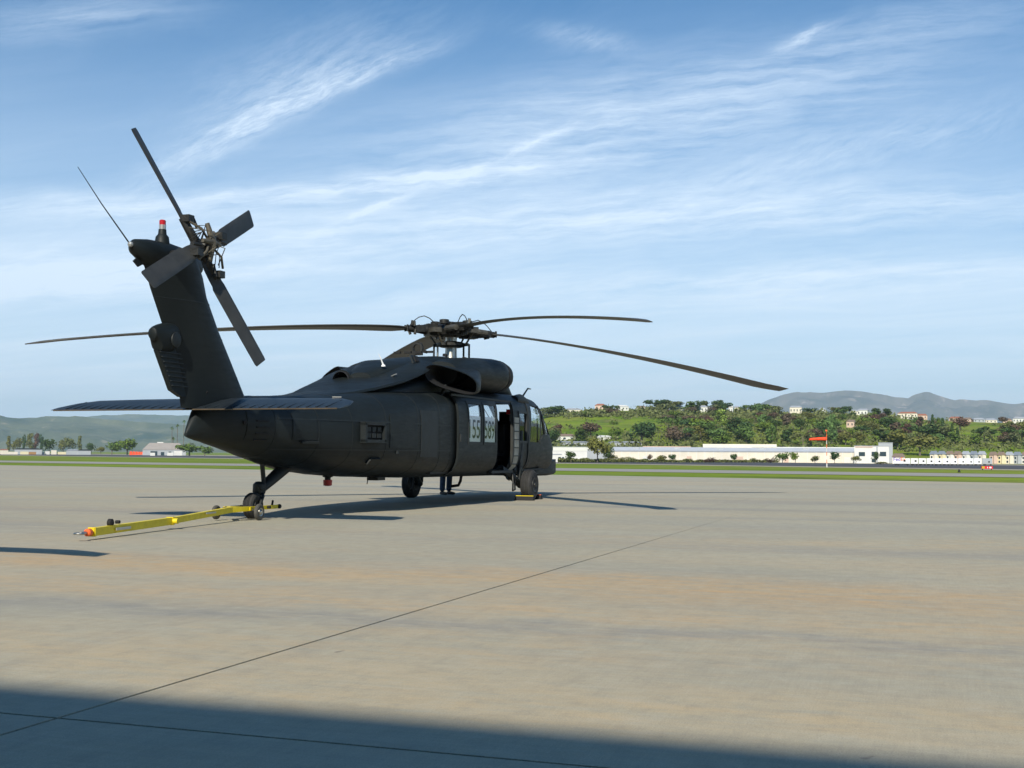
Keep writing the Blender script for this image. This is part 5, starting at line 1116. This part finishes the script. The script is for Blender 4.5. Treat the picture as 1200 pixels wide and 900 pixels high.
block('hangar_shed', 'low hangar building with pinkish brown roof behind the tail', 'hangar', 168, 217, 527.2, 533.6, 30, GREYW, wallm('pale_brown_roof', (.34, .30, .27)), 6.5, [(.18, .34, 0, .75), (.42, .5, 0, .6), (.6, .66, 0, .7)])
block('white_box_van', 'white van parked before the left part of the low hangar', 'van', 176, 181.5, 530.6, 534.0, 5, WHITE)
block('white_box_van', 'white van parked before the right part of the low hangar', 'van', 196, 203, 530.4, 534.0, 5, WHITE)
block('storage_building', 'white walled storage unit at the right end of the low hangar', 'shed', 204, 213, 528, 533.8, 10, WHITE, GREYR)
block('roof_unit', 'white plant room standing on the low hangar roof line', 'plant room', 184, 191, 518, 533.2, 6, WHITE)
for (a, b_, c, e_, m_, lab) in ((0, 9, 520.5, 524.5, REDR, 'low red brown roofed building at the left edge'), (18, 48, 524, 529, BLACK, 'long black roofed open shed at left'), (78, 92, 525.5, 529.5, GREYR, 'grey low shed between trees'), (92, 106, 526.5, 530.5, BLACK, 'small dark shed under a slim tree')):
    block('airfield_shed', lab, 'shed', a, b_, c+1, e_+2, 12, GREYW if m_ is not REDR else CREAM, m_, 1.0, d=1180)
# heaps and walls of pale sandbags/debris along the far side
b_i = 0
for (a, w_, h_, m_, lab) in ((2, 18, 3.2, CREAM, 'pale low wall at the far left'), (24, 9, 3.4, PALEY, 'yellowish container left of the sand wall'), (34, 8, 3, mat('rust_metal', (.32, .17, .06), .8, var=.3, scale=1), 'rusty container among pale ones'), (43, 9, 3.2, CREAM, 'cream container near the middle'), (53, 5, 3.8, WHITE, 'white container with raised roof'), (60, 6, 5, CREAM, 'tall cream stack of crates'), (68, 9, 3, PALEY, 'sand coloured low container'), (78, 12, 2.6, CREAM, 'long low pale wall by the slim tree')):
    block('container', lab, 'container', a, a+w_, 532.6-h_, 532.6, 4, m_, group='pale containers lining the left side')
# ------------------------------------------------------------------ distant hills
def f_far(t, v):
    n1 = t.noise(v, .0022, 8, .7); n2 = t.noise(v, .009, 6, .7); c = t.mix(t.rng(n1, .35, .65), (.022, .045, .025), (.15, .15, .085))
    c = t.mix(t.rng(n2, .58, .75, 0, .7), c, (.42, .34, .25)); c = t.mix(t.rng(n2, .25, .42, .6, 0), c, (.025, .045, .025)); return c, None, None
FAR = mat('distant_hills', None, .95, fn=f_far, spec=.05)
def f_mtn(t, v):
    n1 = t.noise(v, .0014, 8, .7); n2 = t.noise(v, .0045, 6, .7); c = t.mix(t.rng(n1, .35, .65), (.035, .04, .04), (.20, .165, .15))
    c = t.mix(t.rng(n2, .56, .72, 0, .7), c, (.62, .48, .43)); return c, None, None
MTN = mat('distant_mountains', None, .95, fn=f_mtn, spec=.05)
def rangeh(name, prof, d0, d1, d2, m, nu=480, nt=60, amp=.16, seed=0, u0=-900, u1=2300):
    vs = []
    for i in range(nu+1):
        u = u0+(u1-u0)*i/nu; vr = lerp(prof, u)[0]+1.3*mn.fractal(V((u/22, seed, 0)), .9, 2, 5)
        for j in range(nt+1):
            t = j/nt; d = d0+(d1-d0)*min(1, t*1.25) if t < .8 else d1+(d2-d1)*(t-.8)/.2
            yh = 531.6+(u-600)*.0056
            H_ = (yh-vr)*d1*PXD+1
            s_ = sm(min(1, t*1.25))*.75+.25*min(1, t*1.25) if t < .8 else 1-sm((t-.8)/.2)
            r = ray(u, 533); x, y = CAM.x+r.x*d, CAM.y+r.y*d
            x0, y0 = x, y; kx = 4300/d1; x *= kx; y *= kx
            nz = (abs(mn.noise(V((x/620+seed, y/620, 0))))+.5*abs(mn.noise(V((x/260, y/260, seed))))+.45*abs(mn.noise(V((x/110, y/110, seed))))+.3*abs(mn.noise(V((x/50, y/50, seed)))))*(d1/5000)**.0
            z = H_*(s_-amp*2.2*nz*min(1, (1.0-abs(s_-.5)*1.3)) if t < .99 else 0)
            if abs(t-.8) < .02: z = H_*(1+.05*(mn.noise(V((x/300, y/300, 5)))))
            vs.append((x0, y0, -6+max(z, 0)))
    n = nt+1; fs = [(i*n+j, (i+1)*n+j, (i+1)*n+j+1, i*n+j+1) for i in range(nu) for j in range(nt)]
    o = bpy.data.objects.new(name, mkmesh(name, vs, fs, m, 60)); link(o); return struct(o)
rangeh('hills', [(-900, 500), (-300, 490), (0, 487), (15, 489.5), (35, 491), (50, 487.5), (70, 487), (88, 486.3), (105, 488.5), (130, 491), (160, 494.5), (200, 497), (260, 500), (340, 505), (480, 512), (600, 528), (800, 529), (2300, 529)], 7000, 9500, 11500, FAR, amp=.27)
rangeh('distant_hills', [(-900, 492), (-100, 490), (60, 490), (110, 486.5), (150, 485.5), (190, 487.5), (230, 487), (300, 490), (450, 500), (700, 512), (2300, 512)], 13000, 15500, 17000, FAR, amp=.2, seed=3)
rangeh('mountains', [(-900, 515), (300, 515), (700, 505), (880, 478), (905, 467), (920, 462), (935, 459.6), (960, 460.6), (975, 460.2), (990, 458), (1005, 458.3), (1030, 461.2), (1045, 464.5), (1065, 466), (1072, 462), (1083, 459), (1090, 459.4), (1105, 464), (1120, 468), (1130, 467), (1145, 468.3), (1157, 467.2), (1175, 471), (1187, 472.4), (1197, 471), (1230, 468), (1400, 466), (1800, 462), (2300, 470)], 12500, 15000, 17500, MTN, nu=640, amp=.26, seed=8)
# labels: where several in a group read the same, say which one it is by its order from the left
from collections import defaultdict
LB = defaultdict(list)
for o in COL.objects:
    if o.get('label') and o.get('category'): LB[o['label']].append(o)
OW = ['leftmost', 'second from left', 'third from left', 'fourth from left', 'fifth from left', 'sixth from left', 'seventh from left', 'eighth from left', 'ninth from left', 'tenth from left', 'eleventh from left', 'twelfth from left', 'thirteenth from left', 'fourteenth from left']
for l_, os_ in LB.items():
    if len(os_) > 1:
        os_.sort(key=lambda o: az_u(o.location.x, o.location.y)[0])
        for k_, o in enumerate(os_): o['label'] = l_+', '+(OW[k_] if k_ < len(os_)-1 or len(os_) > 14 else 'rightmost') if k_ < 14 else l_+', far right'
# ------------------------------------------------------------------ haze
q = MB(); q.box((0, 0, 490), (44000, 44000, 1000)); hz = q.build('haze', [], None, 0); hz['kind'] = 'stuff'; hz['label'] = 'thin bluish haze over the far hills'
hm = bpy.data.materials.new('haze'); hm.use_nodes = True; t_ = NT(hm.node_tree)
vol = t_.n('ShaderNodeVolumePrincipled', inp={'Color': (.62, .79, 1, 1), 'Density': 4.8e-5, 'Anisotropy': .1})
t_.nt.links.new(vol.outputs[0], t_.n('ShaderNodeOutputMaterial').inputs['Volume']); hz.data.materials.clear(); hz.data.materials.append(hm)
